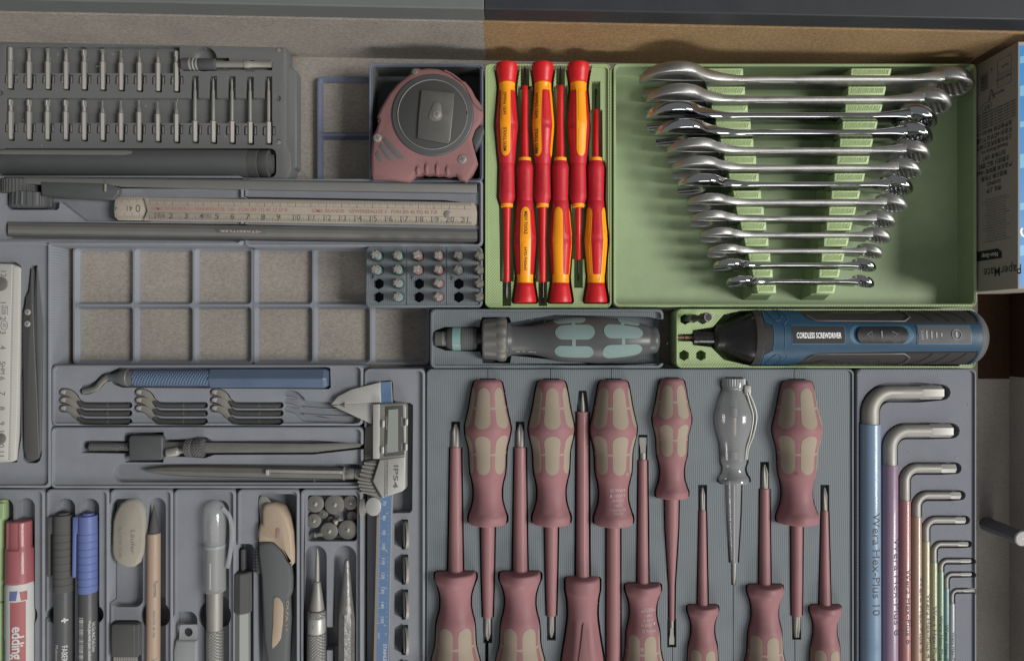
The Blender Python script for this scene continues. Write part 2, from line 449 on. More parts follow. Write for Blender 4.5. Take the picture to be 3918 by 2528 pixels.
# ---------------------------------------------------------------- the setting
ZF = -26.0
def sheet(name, u0, v0, u1, v1, z, m):
    a, b_ = NT(u0, v0, z), NT(u1, v1, z)
    return struct(M().add([(a.x, b_.y, z), (b_.x, b_.y, z), (b_.x, a.y, z), (a.x, a.y, z)], [(0, 1, 2, 3)]).build(name, m, sm=0))
a = w(1852, 0, ZF); 
def slab(name, x0, y0, x1, y1, z0, z1, m): return struct(M().box((x0, y0, z0), (x1, y1, z1)).build(name, m, sm=0, bev=.4))
XS = w(1852, 300, ZF).x; XR = w(3742, 0, ZF).x
slab('drawer_floor', -520, -420, XR, 300, ZF-6, ZF, m_mdfL)
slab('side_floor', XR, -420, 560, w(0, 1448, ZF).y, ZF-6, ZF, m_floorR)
slab('side_floor', XR, w(0, 1448, ZF).y, 560, 300, ZF-6, ZF, m_woodR)
# back board, leaning line of the cabinet edge (top at z = 39)
zt = 39.0
pL, pR = w(0, 50, zt), w(3918, 128, zt)
def backy(x): return pL.y+(pR.y-pL.y)*(x-pL.x)/(pR.x-pL.x)
def wallseg(name, x0, x1, m, zt_, dy, th):
    q = [(x0, backy(x0)+dy), (x1, backy(x1)+dy), (x1, backy(x1)+dy+th), (x0, backy(x0)+dy+th)]
    return q
XB = w(1852, 200, 20).x  # the board changes colour where the grey veil ends
struct(M().prism(wallseg('', -520, XB, 0, 0, 0, 14), ZF, zt).build('back_board', m_mdfL, sm=0))
struct(M().prism(wallseg('', XB, 560, 0, 0, 0, 14), ZF, zt).build('back_board', m_mdfR, sm=0))
XC = w(1852, 50, 55).x
struct(M().prism(wallseg('', -520, XC, 0, 0, 1.0, 160), zt+.5, zt+17).build('cabinet_front', m_cabL, sm=0, bev=.8))
struct(M().prism(wallseg('', XC, 560, 0, 0, 1.0, 160), zt+.5, zt+17).build('cabinet_front', m_cabR, sm=0, bev=.8))
xw = w(3862, 0, ZF).x
struct(M().box((xw, w(0, 1448, 0).y, ZF), (xw+14, 290, 4)).build('drawer_side', m_woodR, sm=0))
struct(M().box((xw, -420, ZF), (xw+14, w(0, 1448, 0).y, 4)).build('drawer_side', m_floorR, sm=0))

# ---------------------------------------------------------------- bins
def bin_(name, label, u0, v0, u1, v1, m, cuts=(), deck=-2.6, lip=11, r=3.6, group=None, z0=-21, cat='tool bin', bev=.35, extra=None, parts=False):
    """u,v in photo pixels at the rim; lip in photo pixels"""
    base = M().prism(trr(NT, u0, v0, u1, v1, r), z0, 0, ch=.7, cb=.8)
    ins = lip*K
    a, b_ = NT(u0, v0), NT(u1, v1)
    inner = rrect(a.x+ins, b_.y+ins, b_.x-ins, a.y-ins, max(.8, r-ins*.6))
    cs = [M().prism(inner, deck, 5)]
    for poly, zb in cuts:
        cs.append(M().prism(poly, zb+random.uniform(-.05, .05), 5+random.uniform(0, 1)))
    for c in (extra or []): cs.append(c)
    # foot under the bin
    o = carve(base, cs, name, m, sm=32, bev=bev)
    return tag(o, label, cat, group)
# stepped ridge on bin rims
def ridge(parent, u0, v0, u1, v1, m, inset=5, r=3.2, z=-.05, th=1.5, h=.45):
    a, b_ = NT(u0+inset, v0+inset), NT(u1-inset, v1-inset)
    pts = rrect(a.x, a.y, b_.x, b_.y, r)
    return M().tube([(x, y, z) for x, y in pts]+[(pts[0][0], pts[0][1], z), (pts[1][0], pts[1][1], z)], h, n=6, cap=False).build('rim_ridge', m, parent)
def frustum(m, p0, z0, p1, z1):
    n = len(p0); vs = [(x, y, z0) for x, y in p0]+[(x, y, z1) for x, y in p1]
    fs = [(i, (i+1) % n, n+(i+1) % n, n+i) for i in range(n)]+[tuple(range(n))[::-1], tuple(range(n, 2*n))]
    return m.add(vs, fs)
def print_fit(m, txt, T, u0, v0, u1, v1, h, z, bold=0.0, upd=False):
    """text from (u0,v0) to (u1,v1) at its centre line, reading in that direction, capital height h tile px"""
    a, b_ = T(u0, v0, z), T(u1, v1, z); d = (b_-a); L = d.length; d.normalize(); y = Vector((-d.y, d.x, 0))
    s = h*T.k(z)/.7
    vs, fs = glyphs(txt, s, bold)
    wd = max(x for x, _ in vs)-min(x for x, _ in vs)
    return print_flat(m, txt, (a+b_)/2, d*(L/wd), y, s, bold)
def flatpoly(m, T, pts, z, mi=0):
    p = T.pl(pts, z); return m.add([(x, y, z) for x, y in p], [tuple(range(len(p)))], mi)
def line3(m, pts, h, n=5, mi=0): return m.tube(pts, h, n=n, mi=mi)

# ---------------------------------------------------------------- empty baseplates
def baseplate(label, xs, ys, m, group, T=NT):
    zb, zt_ = ZF+.02, -21.6
    a, b_ = T(xs[0], ys[0], zt_), T(xs[-1], ys[-1], zt_)
    base = M().prism(rrect(a.x-.6, a.y+.6, b_.x+.6, b_.y-.6, 3.5), zb, zt_)
    cs = []
    for i in range(len(xs)-1):
        for j in range(len(ys)-1):
            p, q = T(xs[i], ys[j], zt_), T(xs[i+1], ys[j+1], zt_)
            def r_(ins, rr): return rrect(p.x+ins, q.y+ins, q.x-ins, p.y-ins, rr, 4)
            m1 = M(); frustum(m1, r_(2.6, .9), zb-2, r_(2.4, 1.2), zb+1.9); cs.append(m1)
            m2 = M(); frustum(m2, r_(2.41, 1.21), zb+1.0, r_(.35, 3.4), zt_+.6); cs.append(m2)
    return tag(carve(base, cs, 'baseplate', m, sm=30, bev=.15), label, 'baseplate', group)
G = 'empty grid baseplates on the drawer floor'
YS = [946, 1168, 1391]
baseplate('empty blue grey grid baseplate right of the tweezers tray, the one farther left', [283, 512, 741, 966], YS, m_binL, G)
baseplate('empty blue grey grid baseplate running on under the bit block and ratchet driver bin', [971, 1199, 1419, 1640], YS, m_binL, G)
baseplate('darker blue grid baseplate between the bit case and the tape measure bin', [1218, 1436, 1650], [297, 516, 735], m_plate, G)

# ---------------------------------------------------------------- bit case
ZC = -9.0
case = thing('bit_case', 'grey open precision bit case filled with steel bits against the back board', 'bit case', TA(900, 700, ZF))
base = M().prism(TA.pl([(-60, 232), (900, 258), (1835, 278), (1862, 286), (1872, 320), (1876, 960), (1906, 1010), (1906, 1120), (1880, 1172), (1850, 1186), (800, 1170), (-60, 1150)], ZC), ZF+1.5, ZC, ch=1.2)
cs = []
def pk(u0, v0, u1, v1, dz, r=.6): cs.append(M().prism(trr(TA, u0, v0, u1, v1, r, ZC, 3), ZC-dz+random.uniform(-.03, .03), ZC+3+random.random()))
R1 = [(67, 312, 398, 582), (190, 320, 402, 582), (313, 318, 402, 586), (432, 322, 402, 586), (551, 326, 403, 588), (672, 326, 403, 590), (792, 330, 410, 592), (912, 334, 408, 596), (1034, 336, 410, 598), (1154, 334, 408, 600)]
R2 = [(70, 650, 728, 914), (190, 652, 728, 914), (310, 654, 730, 916), (430, 654, 730, 916), (550, 656, 732, 918), (671, 660, 738, 920), (791, 660, 738, 922), (910, 656, 732, 924), (1032, 668, 744, 926), (1154, 668, 744, 930)]
R3 = [(1276, 510, 790, 930), (1396, 512, 790, 934), (1518, 512, 792, 936), (1637, 516, 796, 940), (1758, 514, 796, 940)]
pk(36, 306, 1176, 480, 4.2); pk(38, 642, 1782, 806, 4.25)
for k, (x, a, b_, c) in enumerate(R1): pk(x-22, 470, x+26, c+8, 3.6); pk(x-42, 488+k, x+46, 545+k, 2.8)
for k, (x, a, b_, c) in enumerate(R2+R3):
    pk(x-22, 790, x+26, c+10, 3.6); pk(x-42, 806+k*1.5, x+44, 866+k*1.5, 2.8)
for x, a, b_, c in R3: pk(x-30, a-14, x+24, 680, 4.1)
pk(1195, 380, 1500, 466, 4.6); pk(1490, 408, 1782, 462, 4.4); pk(1596, 396, 1668, 470, 3.2)
m = M(); c = TA(1338, 388, ZC); m.tube([(c.x, c.y, ZC-4.4), (c.x, c.y, ZC-3.2), (c.x, c.y, ZC-1.2), (c.x, c.y, ZC+2)], [5.2, 7.3, 8.4, 8.6], n=28); cs.append(m)
pk(0, 972, 1808, 1164, 6.8, 4)
for x, y in ((1822, 326), (1820, 645), (1822, 930), (2, 610)):
    q = TA(x, y, ZC); cs.append(M().prism(circ((q.x, q.y), 1.9, 16), ZC-1.1, ZC+2))
carve(base, cs, 'case_body', m_case, case, sm=32, bev=.35)
m = M().prism(TA.pl([(1500, 262), (1900, 420), (1925, 455), (1925, 1080), (1900, 1100), (1500, 1150)], ZC), ZF, ZF+11, ch=.8); m.build('case_lid', m_case, case)
for x, y in ((1822, 328), (1822, 932)):
    q = TA(x, y, ZC); M().prism(circ((q.x, q.y), 1.75, 18), ZC-1.2, ZC-.15, ch=.3).build('magnet', m_stl, case)
for k, (x, a, b_, c) in enumerate(R1+R2+R3):
    dy = 806 if k >= 10 else 488
    e = (k if k < 10 else (k-10)*1.5)
    mm = M()
    for sx in (-1, 1):
        mm.prism(trr(TA, x+2+sx*24, dy+4+e, x+2+sx*36, dy+56+e, .5, ZC, 3), ZC-3, ZC-.25, ch=.3)
    mm.build('bit_clip', m_case, case)
# the bits
def bit(x, a, b_, c, kind, label, rr=18, group='steel screwdriver bits in the case'):
    z = ZC-1.35
    T = TA; p = T(x, c, z)
    t = thing('screwdriver_bit', label, 'bit', p, group)
    R = Rev(T, x, a, z, 'down', [(0, 8), (c-a, 8)], smooth=False)
    L = c-a; nb = b_-a
    m = M(); R.skin(m, n=6, prof=[(nb, 12), (nb+7, rr), (L-10, rr), (L, rr-5)]); m.build('shank', m_stl, t, sm=20)
    m = M()
    if kind == 'flat':
        m.box(T(x-9, a, z-.3), T(x+9, a+24, z+.3)); m.tube([T(x, a+18, z), T(x, a+34, z), T(x, b_+2, z)], [.55, 1.0, 1.25], n=10)
    elif kind == 'socket':
        R.skin(m, n=20, prof=[(0, 13), (3, 16), (nb+3, 17)])
    elif kind == 'needle':
        m.tube([T(x, a, z), T(x, a+nb*.45, z), T(x, a+nb*.6, z), T(x, b_+2, z)], [.12, .3, .9, 1.2], n=10)
    elif kind == 'slim':
        m.tube([T(x, a, z), T(x, a+nb*.55, z), T(x, a+nb*.65, z), T(x, b_+2, z)], [.45, .5, .95, 1.3], n=6)
    elif kind == 'long':
        m.tube([T(x, a, z), T(x, a+30, z), T(x, a+75, z), T(x, a+90, z), T(x, b_+4, z)], [.25, .7, .75, 1.15, 1.15], n=12)
    else:
        f = lambda q, tt: 1+.16*math.cos(math.radians(q*6))
        R.skin(m, n=24, sec=f, prof=[(0, 7 if kind == 'star' else 3), (6, 13), (nb*.55, 13)]); R.skin(m, n=16, prof=[(nb*.5, 12), (nb*.8, 12), (nb+4, 13)])
    m.build('tip', m_stl, t, sm=30)
    return t
K1 = ['socket', 'flat', 'flat', 'flat', 'star', 'flat', 'slim', 'needle', 'needle', 'star']
D1 = ['thick round nosed', 'broad flat tipped', 'flat tipped', 'narrow flat tipped', 'short pointed', 'slim flat tipped', 'slim', 'needle fine', 'needle fine', 'star tipped']
for k, (q, kd) in enumerate(zip(R1, K1)): bit(*q, kd, f'{D1[k]} steel bit, {ORD[k]} from the left in the upper row of the case')
for k, q in enumerate(R2): bit(*q, 'star' if k < 5 else 'slim', f'{"star tipped" if k < 5 else "slim tipped"} steel bit, {ORD[k]} from the left in the lower row of the case')
for k, q in enumerate(R3): bit(*q, 'long', f'long thin necked steel bit, {ORD[k]} from the left of the five long ones', 20)
ext = thing('bit_extension', 'black and steel magnetic bit extension lying across the case under the thumb notch', 'bit extension', TA(1490, 425, ZC-1.5))
R = Rev(TA, 1197, 424, ZC-1.2, 'right', [(0, 36), (4, 40), (46, 40), (50, 36), (60, 40), (68, 36), (76, 40), (84, 36), (92, 40), (100, 36), (106, 40), (215, 38), (225, 24)], smooth=False)
m = M(); R.skin(m, n=28); m.build('grip_sleeve', m_blkg, ext)
for tt in (50, 72, 95):
    m = M(); R.skin(m, n=28, prof=[(tt, 36), (tt+2, 40.8), (tt+9, 40.8), (tt+11, 36)]); m.build('sleeve_ring', m_stlb, ext)
m = M(); R.skin(m, n=20, prof=[(222, 22), (400, 22), (405, 26), (440, 26), (446, 22), (582, 22), (584, 19)]); m.build('shaft', m_stl, ext)
hnd = thing('driver_handle', 'long dark glossy round screwdriver handle in the channel along the case front', 'tool handle', TA(900, 1068, ZC))
R = Rev(TA, 4, 1066, ZC-3.5, 'right', [(0, 60), (14, 84), (40, 90), (1630, 92), (1640, 88)], smooth=False, ang=-.35)
m = M(); R.skin(m, n=40); m.build('barrel', m_blkg, hnd)
m = M(); R.skin(m, n=40, prof=[(1638, 80), (1642, 91), (1700, 91), (1704, 86), (1712, 91), (1765, 91), (1770, 70), (1796, 60), (1800, 30)]); m.build('end_cap', m_blk, hnd)
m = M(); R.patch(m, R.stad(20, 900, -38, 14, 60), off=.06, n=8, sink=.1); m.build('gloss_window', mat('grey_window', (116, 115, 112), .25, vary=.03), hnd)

# ---------------------------------------------------------------- tape measure and its bin
o = bin_('tape_bin', 'deep blue grey rimmed bin, inner shade in its dark colour, holding the pink tape measure', 1412, 243, 1849, 698, m_blk2, deck=-19.5, lip=13, r=3.5)  # shade of the deep inside is put into the bin colour
ridge(o, 1412, 243, 1849, 698, m_plate, inset=4, h=.7, z=.1)
ZT = 8.0
tape = thing('tape_measure', 'greyed red and black tape measure with steel belt clip lying in the dark bin', 'tape measure', TB(1080, 830, -19))
out = [(985, 446), (1000, 438), (1025, 440), (1045, 448), (1090, 440), (1150, 445), (1200, 458), (1245, 472), (1270, 505), (1335, 530), (1375, 580), (1400, 630), (1438, 680), (1452, 735), (1440, 800), (1405, 850), (1385, 910), (1396, 985), (1415, 1060), (1385, 1120), (1338, 1185), (1295, 1172), (1275, 1140), (1225, 1150), (1190, 1140), (1150, 1143), (1130, 1135), (1085, 1140), (1060, 1130), (1035, 1140), (1005, 1140), (985, 1165), (965, 1184), (850, 1172), (726, 1166), (712, 1120), (712, 1010), (726, 880), (745, 850), (765, 790), (752, 760), (778, 700), (830, 610), (885, 545), (940, 500), (968, 480)]
P = TB.pl(out, ZT)
m = M().prism(P, -12, ZT, ch=2.6, cb=2.0); m.build('case_shell', m_pinkM, tape, sm=50, bev=0)
m = M().prism(offset(P, -4.2), -18.8, ZT-1.5); m.build('case_back', m_pinkM, tape)
c = TB(1122, 755, ZT)
cc = (c.x, c.y)
def disc(m, c, r, z0, z1, ch, n=48, mi=0): return m.prism(circ(c, r, n), z0, z1, ch, mi)
m = M(); disc(m, cc, 27.0, ZT-1, ZT+1.2, 1.1, 64); m.build('side_ring', m_blkg, tape, sm=50)
m = M(); disc(m, cc, 22.6, ZT, ZT+1.75, .5, 64); m.build('side_disc', mat('faded_disc_black', (62, 62, 61), .5), tape, sm=50)
m = M(); q = circ(cc, 22.7, 64); m.tube([(x, y, ZT+1.6) for x, y in q+q[:2]], .35, n=6, cap=False); m.build('disc_rim', m_stl, tape)
m = M().prism(TB.pl([(1048, 590), (1263, 612), (1258, 700), (1236, 920), (1222, 940), (1180, 936), (1022, 905), (1030, 760)], ZT+3), ZT+2.2, ZT+3.3, ch=.3); clip = m.build('belt_clip', mat('faded_clip', (100, 98, 94), .3, metal=.5, vary=.05), tape, bev=.2)
m = M().prism(TB.pl([(1125, 682), (1140, 670), (1165, 672), (1175, 690), (1185, 760), (1170, 790), (1130, 795), (1095, 780), (1098, 750)], ZT+3), ZT+3.2, ZT+3.75, ch=.25); m.build('clip_boss', m_stld, clip)
def screw(parent, T, u, v, z, r, m1=m_stl):
    c = T(u, v, z); s = M(); disc(s, (c.x, c.y), r, z-.5, z+.35, .3, 20); s.build('screw', m1, parent)
    s = M()
    for a in (.3, 1.87):
        d = Vector((math.cos(a), math.sin(a), 0))*r*.62; n = Vector((-d.y, d.x, 0)).normalized()*r*.12
        s.add([c-d-n+Vector((0, 0, .39+a*.01)), c+d-n+Vector((0, 0, .39+a*.01)), c+d+n+Vector((0, 0, .39+a*.01)), c-d+n+Vector((0, 0, .39+a*.01))], [(0, 1, 2, 3)])
    s.build('screw_slot', m_ink, parent, sm=0)
screw(tape, TB, 1147, 748, ZT+3.8, 2.8); screw(tape, TB, 760, 903, ZT+.2, 2.7); screw(tape, TB, 1315, 1042, ZT+.2, 2.9); screw(tape, TB, 1004, 470, ZT+.2, 2.0, m_stld)
for pts in ([(740, 1010), (762, 985), (808, 1045), (805, 1056), (780, 1060)], [(768, 960), (785, 940), (808, 955), (868, 1040), (860, 1050), (830, 1045)], [(792, 915), (812, 898), (850, 940), (935, 1035), (925, 1042), (890, 1036), (820, 960)]):
    m = M().prism(TB.pl(pts, ZT), ZT-.5, ZT+.25, ch=.15); m.build('grip_slot', m_ink, tape)
for x, y, h in ((1026, 1118, 44), (1084, 1108, 60), (1153, 1110, 62), (1220, 1120, 50)):
    m = M(); a = TB(x, y-h/2, ZT-2); b_ = TB(x, y+h/2, ZT-2); m.tube([a+Vector((0, 0, .6)), a+Vector((0, -.6, 1.5)), (a+b_)/2+Vector((0, 0, 1.8)), b_], [.6, 1.4, 1.5, 1.3], n=12); m.build('grip_rib', m_pinkM, tape, sm=60)
for pts in ([(820, 600), (880, 560), (905, 590)], ):
    pass
m = M(); m.tube(smoothpath([TB(u, v, ZT+.1) for u, v in ((1200, 462), (1270, 500), (1340, 570), (1400, 690), (1450, 725))]), .5, n=6); m.build('moulded_line', m_pinkM, tape)
m = M(); m.tube(smoothpath([TB(u, v, ZT-2.2) for u, v in ((765, 800), (800, 740), (850, 640), (940, 545))]), .6, n=6); m.build('moulded_line', m_pinkM, tape)
m = M().prism(TB.pl([(1378, 920), (1400, 850), (1448, 812), (1458, 850), (1440, 920), (1400, 975)], ZT), -10, ZT-.6, ch=.8); m.build('lock_button', m_blkg, tape)

# ---------------------------------------------------------------- ruler bins with their rules
T = TA
cuts = []
def cp(T, pts, z): return (T.pl(pts, -2), z)
pk_left = [cp(TA, [(40, 1160), (1700, 1170), (1700, 1238), (780, 1234), (772, 1306), (742, 1310), (742, 1296), (1700, 1296), (1700, 1452), (560, 1450), (388, 1316), (384, 1360), (370, 1374), (70, 1374), (48, 1360), (40, 1300)], -9),
           cp(NT, [(20, 848), (1200, 860), (1200, 926), (20, 914)], -10)]
bin_('ruler_bin', 'left blue grey bin under the knurled wheel tool and the folding rule', -40, 672, 931, 938, m_bin, pk_left, lip=9)
pk_right = [cp(NT, [(900, 752), (1700, 765), (1832, 782), (1832, 864), (900, 852)], -9), cp(NT, [(900, 690), (1830, 700), (1830, 738), (900, 722)], -9), cp(NT, [(900, 858), (1832, 876), (1832, 933), (900, 920)], -10)]
bin_('ruler_bin', 'right blue grey bin under the rivet end of the folding rule', 935, 684, 1848, 944, m_bin, pk_right, lip=9)
steel = thing('steel_rule', 'long black flat bar along the back edge of the folding rule bins', 'ruler', NT(900, 700, 0))
m = M().prism(NT.pl([(18, 676), (900, 686), (1824, 702), (1826, 739), (900, 724), (20, 700)], 1), -8, 1, ch=.4); m.build('blade', m_alu, steel)
m = M(); line3(m, [NT(20, 679, 1.2), NT(900, 690, 1.2), NT(1820, 706, 1.2)], .35); m.build('edge_bead', m_blk, steel)
whl = thing('knurled_tool', 'black plastic tool with a ribbed double wheel and flat tapered arm', 'hand tool', TA(300, 1250, -9))
f = lambda q, tt: 1+(.035 if int(q/5) % 2 else 0)
R = Rev(TA, 148, 1186, -8.5, 'down', [(0, 108), (5, 117), (84, 117), (90, 110)], smooth=False); m = M(); R.skin(m, n=144, sec=f); m.build('small_wheel', m_blk, whl, sm=20)
R = Rev(TA, 226, 1272, -10.5, 'down', [(0, 120), (6, 132), (88, 136), (100, 118), (104, 90)], smooth=False); m = M(); R.skin(m, n=144, sec=lambda q, t: 1+(.04 if int(q/5) % 3 == 0 else 0)); m.build('large_wheel', m_blkg, whl, sm=20)
m = M().prism(TA.pl([(262, 1190), (560, 1196), (700, 1200), (776, 1228), (776, 1262), (740, 1306), (600, 1298), (270, 1280)], 1.5), -8, 1.5, ch=1.0); m.build('arm', m_blkg, whl, sm=50)
m = M(); m.tube([TA(690, 1206, 1.6), TA(688, 1255, 1.6)], 1.0, n=10); m.build('arm_rib', m_stld, whl)

fr = thing('folding_rule', 'pale wooden folding rule with red maker lines lying in the long bin', 'folding rule', NT(1100, 810, -8))
ZR = .6
def ry(x, y): return y+(x-960)*.0139      # tile A rows drift downward to the right
def q_(x, y): return (x, ry(x, y))
m = M().prism(TA.pl([q_(962, 1292), q_(3095, 1296), q_(3112, 1310), q_(3122, 1360), q_(3118, 1430), q_(3100, 1446), q_(936, 1442), q_(950, 1410), q_(962, 1380), q_(950, 1330), q_(940, 1296)], ZR), -3, ZR, ch=.5); st = m.build('top_stick', m_wood, fr)
m = M().prism(TA.pl([(775, 1284), (950, 1287), (962, 1380), (936, 1442), (770, 1440), (748, 1420), (742, 1365), (750, 1305)], -1), -6, -1, ch=.6); m.build('lower_stick', m_wood, fr)
m = M().prism(TA.pl([(975, 1310+0), (3124, 1340), (3128, 1482), (980, 1456)], -3), -8, -3.1, ch=.4); m.build('bottom_stick', m_wood, fr)
mk = M()
def tick(T, x, y0, y1, z, wd): 
    a, b_ = T(x-wd/2, y0, z), T(x+wd/2, y1, z); mk.add([(a.x, a.y, z), (b_.x, a.y, z), (b_.x, b_.y, z), (a.x, b_.y, z)], [(0, 1, 2, 3)])
zk = ZR+.13
x = 978
n = 0
while x < 3090:
    big = n % 10 == 5; mid = n % 5 == 0
    h = 46 if big else (30 if mid else 20)
    tick(TA, x, ry(x, 1298), ry(x, 1298+h), zk, 2.2); tick(TA, x+.7, ry(x, 1440-h), ry(x, 1440), zk, 2.2)
    n += 1; x += 10.07
for k in range(1, 22):
    cx = 1016+100.7*(k-1)
    s = str(k) if k < 22 else '2'
    if k < 10: print_flat(mk, s, TA(cx, ry(cx, 1412), zk), (1, -.014, 0), (.014, 1, 0), 38*TA.k()/.7, .01)
    else:
        print_flat(mk, s[0], TA(cx-2, ry(cx, 1412), zk), (1, -.014, 0), (.014, 1, 0), 38*TA.k()/.7, 0)
        if len(s) > 1: print_flat(mk, s[1], TA(cx+32, ry(cx, 1412), zk), (1, -.014, 0), (.014, 1, 0), 38*TA.k()/.7, 0)
mk.build('scale_marks', m_ink, st, sm=0)
mk = M(); print_flat(mk, '2m', TA(1055, ry(1055, 1408), zk), (1, 0, 0), (0, 1, 0), 3.2)
for a_, b2 in (((1037, 1392), (1075, 1392)), ((1075, 1392), (1075, 1422)), ((1075, 1422), (1037, 1422)), ((1037, 1422), (1037, 1392))): line3(mk, [TA(a_[0], ry(a_[0], a_[1]), zk), TA(b2[0], ry(b2[0], b2[1]), zk)], .09)
e_ = [TA(1360+22*math.cos(q), ry(1360, 1408)+16*math.sin(q), zk) for q in [i*math.pi/8 for i in range(17)]]; line3(mk, e_, .09); print_flat(mk, 'III', TA(1360, ry(1360, 1408), zk), (1, 0, 0), (0, 1, 0), 2.6)
mk.build('approval_marks', m_ink, st, sm=0)
mk = M(); print_fit(mk, 'GIMA NÜRNBERG · FRANKENSTR. 100 · FON (09 11) 43 17 57-0', TA, 990, ry(990, 1364), 1882, ry(1882, 1364), 23, zk, .012)
print_fit(mk, 'GIMA BRANDIS · GEWERBEALLEE 3 · FON (03 42 92) 42 7-0', TA, 2040, ry(2040, 1366), 2860, ry(2860, 1364), 23, zk, .012)
for yy in (1340, 1394): line3(mk, [TA(970, ry(970, yy), zk), TA(3085, ry(3085, yy), zk)], .08)
mk.build('maker_lettering', m_inkr, st, sm=0)
c = TB(1218, 1402, ZR); m = M(); disc(m, (c.x, c.y), 2.5, ZR-.5, ZR+.5, .4, 24); m.build('rivet', m_stl, fr)
mk = M(); print_flat(mk, '0', TA(903, 1368, -.9), (1, 0, 0), (0, 1, 0), 7.5); print_flat(mk, '41', TA(845, 1362, -.9), (-1, 0, 0), (0, -1, 0), 5.2); print_flat(mk, '4', TA(757, 1362, -.9), (-1, 0, 0), (0, -1, 0), 5.2)
for i in range(18):
    x = 765+i*10; tick(TA, x, 1290, 1290+(36 if i % 5 == 3 else 20), -.92, 2.2) if x < 940 else None; tick(TA, x, 1412 if i % 5 else 1395, 1434, -.92, 2.2)
mk.build('scale_marks', m_ink, fr, sm=0)

sc = thing('scale_ruler', 'long grey triangular scale ruler in front of the folding rule', 'scale ruler', NT(900, 885, -9))
A0, A1 = (30, 852), (1826, 877); B0, B1 = (28, 906), (1826, 930)
L0 = [NT(A0[0], A0[1]-2, -3), NT(A1[0], A1[1]-2, -3)]; L1 = [NT(30, 866, -.4), NT(1826, 889, -.4)]; L2 = [NT(30, 878, 0), NT(1826, 901, 0)]; L3 = [NT(30, 890, -.8), NT(1826, 914, -.8)]; L4 = [NT(28, 905, -4), NT(1826, 929, -4)]
L5 = [p+Vector((0, 2, -7)) for p in L4]; L6 = [p+Vector((0, -2, -7)) for p in L0]
m = M().grid([L0, L1, L2, L3, L4, L5, L6, L0]); m.add(L0[:1]+L1[:1]+L2[:1]+L3[:1]+L4[:1]+L5[:1]+L6[:1], [(0, 1, 2, 3, 4, 5, 6)]); m.add([L[1] for L in (L0, L1, L2, L3, L4, L5, L6)], [(0, 1, 2, 3, 4, 5, 6)])
rb = m.build('rule_body', m_alu, sc, sm=10)
m = M(); line3(m, [NT(32, 858, -1.6), NT(1824, 882, -1.6)], .5); line3(m, [NT(32, 898, -2.0), NT(1824, 922, -2.0)], .5); m.build('raised_bead', m_stld, rb)
m = M(); a_ = TE(1408, 43, .35); m.prism([tuple(TE(u, v, .3)[:2]) for u, v in ((1408, 43), (1722, 50), (1737, 74), (1422, 68))], -.5, .3, ch=.1); pl_ = m.build('name_plate', m_ink, sc)
m = M(); print_fit(m, '•STAEDTLER', TE, 1712, 63, 1440, 57, 13, .36, .02); m.build('name_lettering', m_inkp, pl_, sm=0)
def print_rev(m, R, txt, t, lat, size, bold=0.0, sx=1.0, off=0.12, along=1, space=1.0, align='CENTER', across=0):
    vs, fs = glyphs(txt, size, bold, align, sx, space); out = []
    fl = -1 if R.a.cross(R.s).z > 0 else 1
    for x, y in vs:
        if across:
            g = across*(-1 if R.a.y < 0 else 1); tt = t+y*g; la = lat+x*across
        else: tt = t+x*along; la = lat-y*along*fl
        r = R.r(tt); la = max(-r*.98, min(r*.98, la)); out.append(R.pt(tt, math.degrees(math.asin(la/max(r, .01))), off))
    m.add(out, fs); return m
def pit(T, pts, z=-9): return (T.pl(pts, -2.6), z)
def strokepoly(pts, r):
    """outline of a thick line through 2D points"""
    L, R_ = [], []
    n = len(pts)
    for i in range(n):
        a, b_ = Vector(pts[max(i-1, 0)][:2]), Vector(pts[min(i+1, n-1)][:2]); d = (b_-a).normalized(); nn = Vector((-d.y, d.x))
        rr = r[i] if hasattr(r, '__len__') else r
        p = Vector(pts[i][:2])
        if i == 0: p = p-d*0
        L.append(tuple(p+nn*rr)); R_.append(tuple(p-nn*rr))
    d = (Vector(pts[-1][:2])-Vector(pts[-2][:2])).normalized(); e = Vector(pts[-1][:2]); r1 = r[-1] if hasattr(r, '__len__') else r
    d0 = (Vector(pts[0][:2])-Vector(pts[1][:2])).normalized(); s0 = Vector(pts[0][:2]); r0 = r[0] if hasattr(r, '__len__') else r
    def capp(c, d, r):
        nn = Vector((-d.y, d.x)); return [tuple(c+d*(r*math.sin(a))+nn*(r*math.cos(a))) for a in [math.pi*k/6 for k in range(1, 6)]]
    return L+capp(e, d, r1)+R_[::-1]+capp(s0, d0, r0)

# ---------------------------------------------------------------- tweezers tray
cuts = [pit(TE, [(-60, 262), (100, 262), (140, 290), (140, 1400), (112, 1570), (-60, 1570)], -7),
        pit(TE, [(196, 286), (244, 280), (285, 690), (278, 1100), (272, 1520), (262, 1556), (240, 1575), (180, 1575), (150, 1550), (142, 1400), (138, 600), (155, 500), (180, 440)], -9)]
bin_('tweezers_tray', 'long blue grey tray at the left edge with the white folding rule and black tweezers', -60, 919, 194, 1866, m_bin, cuts, lip=10)
wr = thing('folding_rule', 'white folding rule lying upright at the left edge of the photo', 'folding rule', TE(50, 900, -5))
ZW = -.6
m = M().prism(TE.pl([(-70, 268), (60, 274), (72, 278), (66, 420), (58, 700), (50, 1200), (40, 1560), (-70, 1560)], ZW+2), -6, ZW+.2, ch=.3)
m.build('front_stick', m_rulew, wr)
m = M().prism(TE.pl([(-70, 290), (118, 288), (132, 300), (128, 700), (118, 1200), (104, 1556), (80, 1566), (-70, 1572)], ZW-1), -7, ZW, ch=.4); ws = m.build('back_stick', m_rulew, wr)
mk = M(); z = ZW+.06
def wx(y): return 96-(y-300)*.02
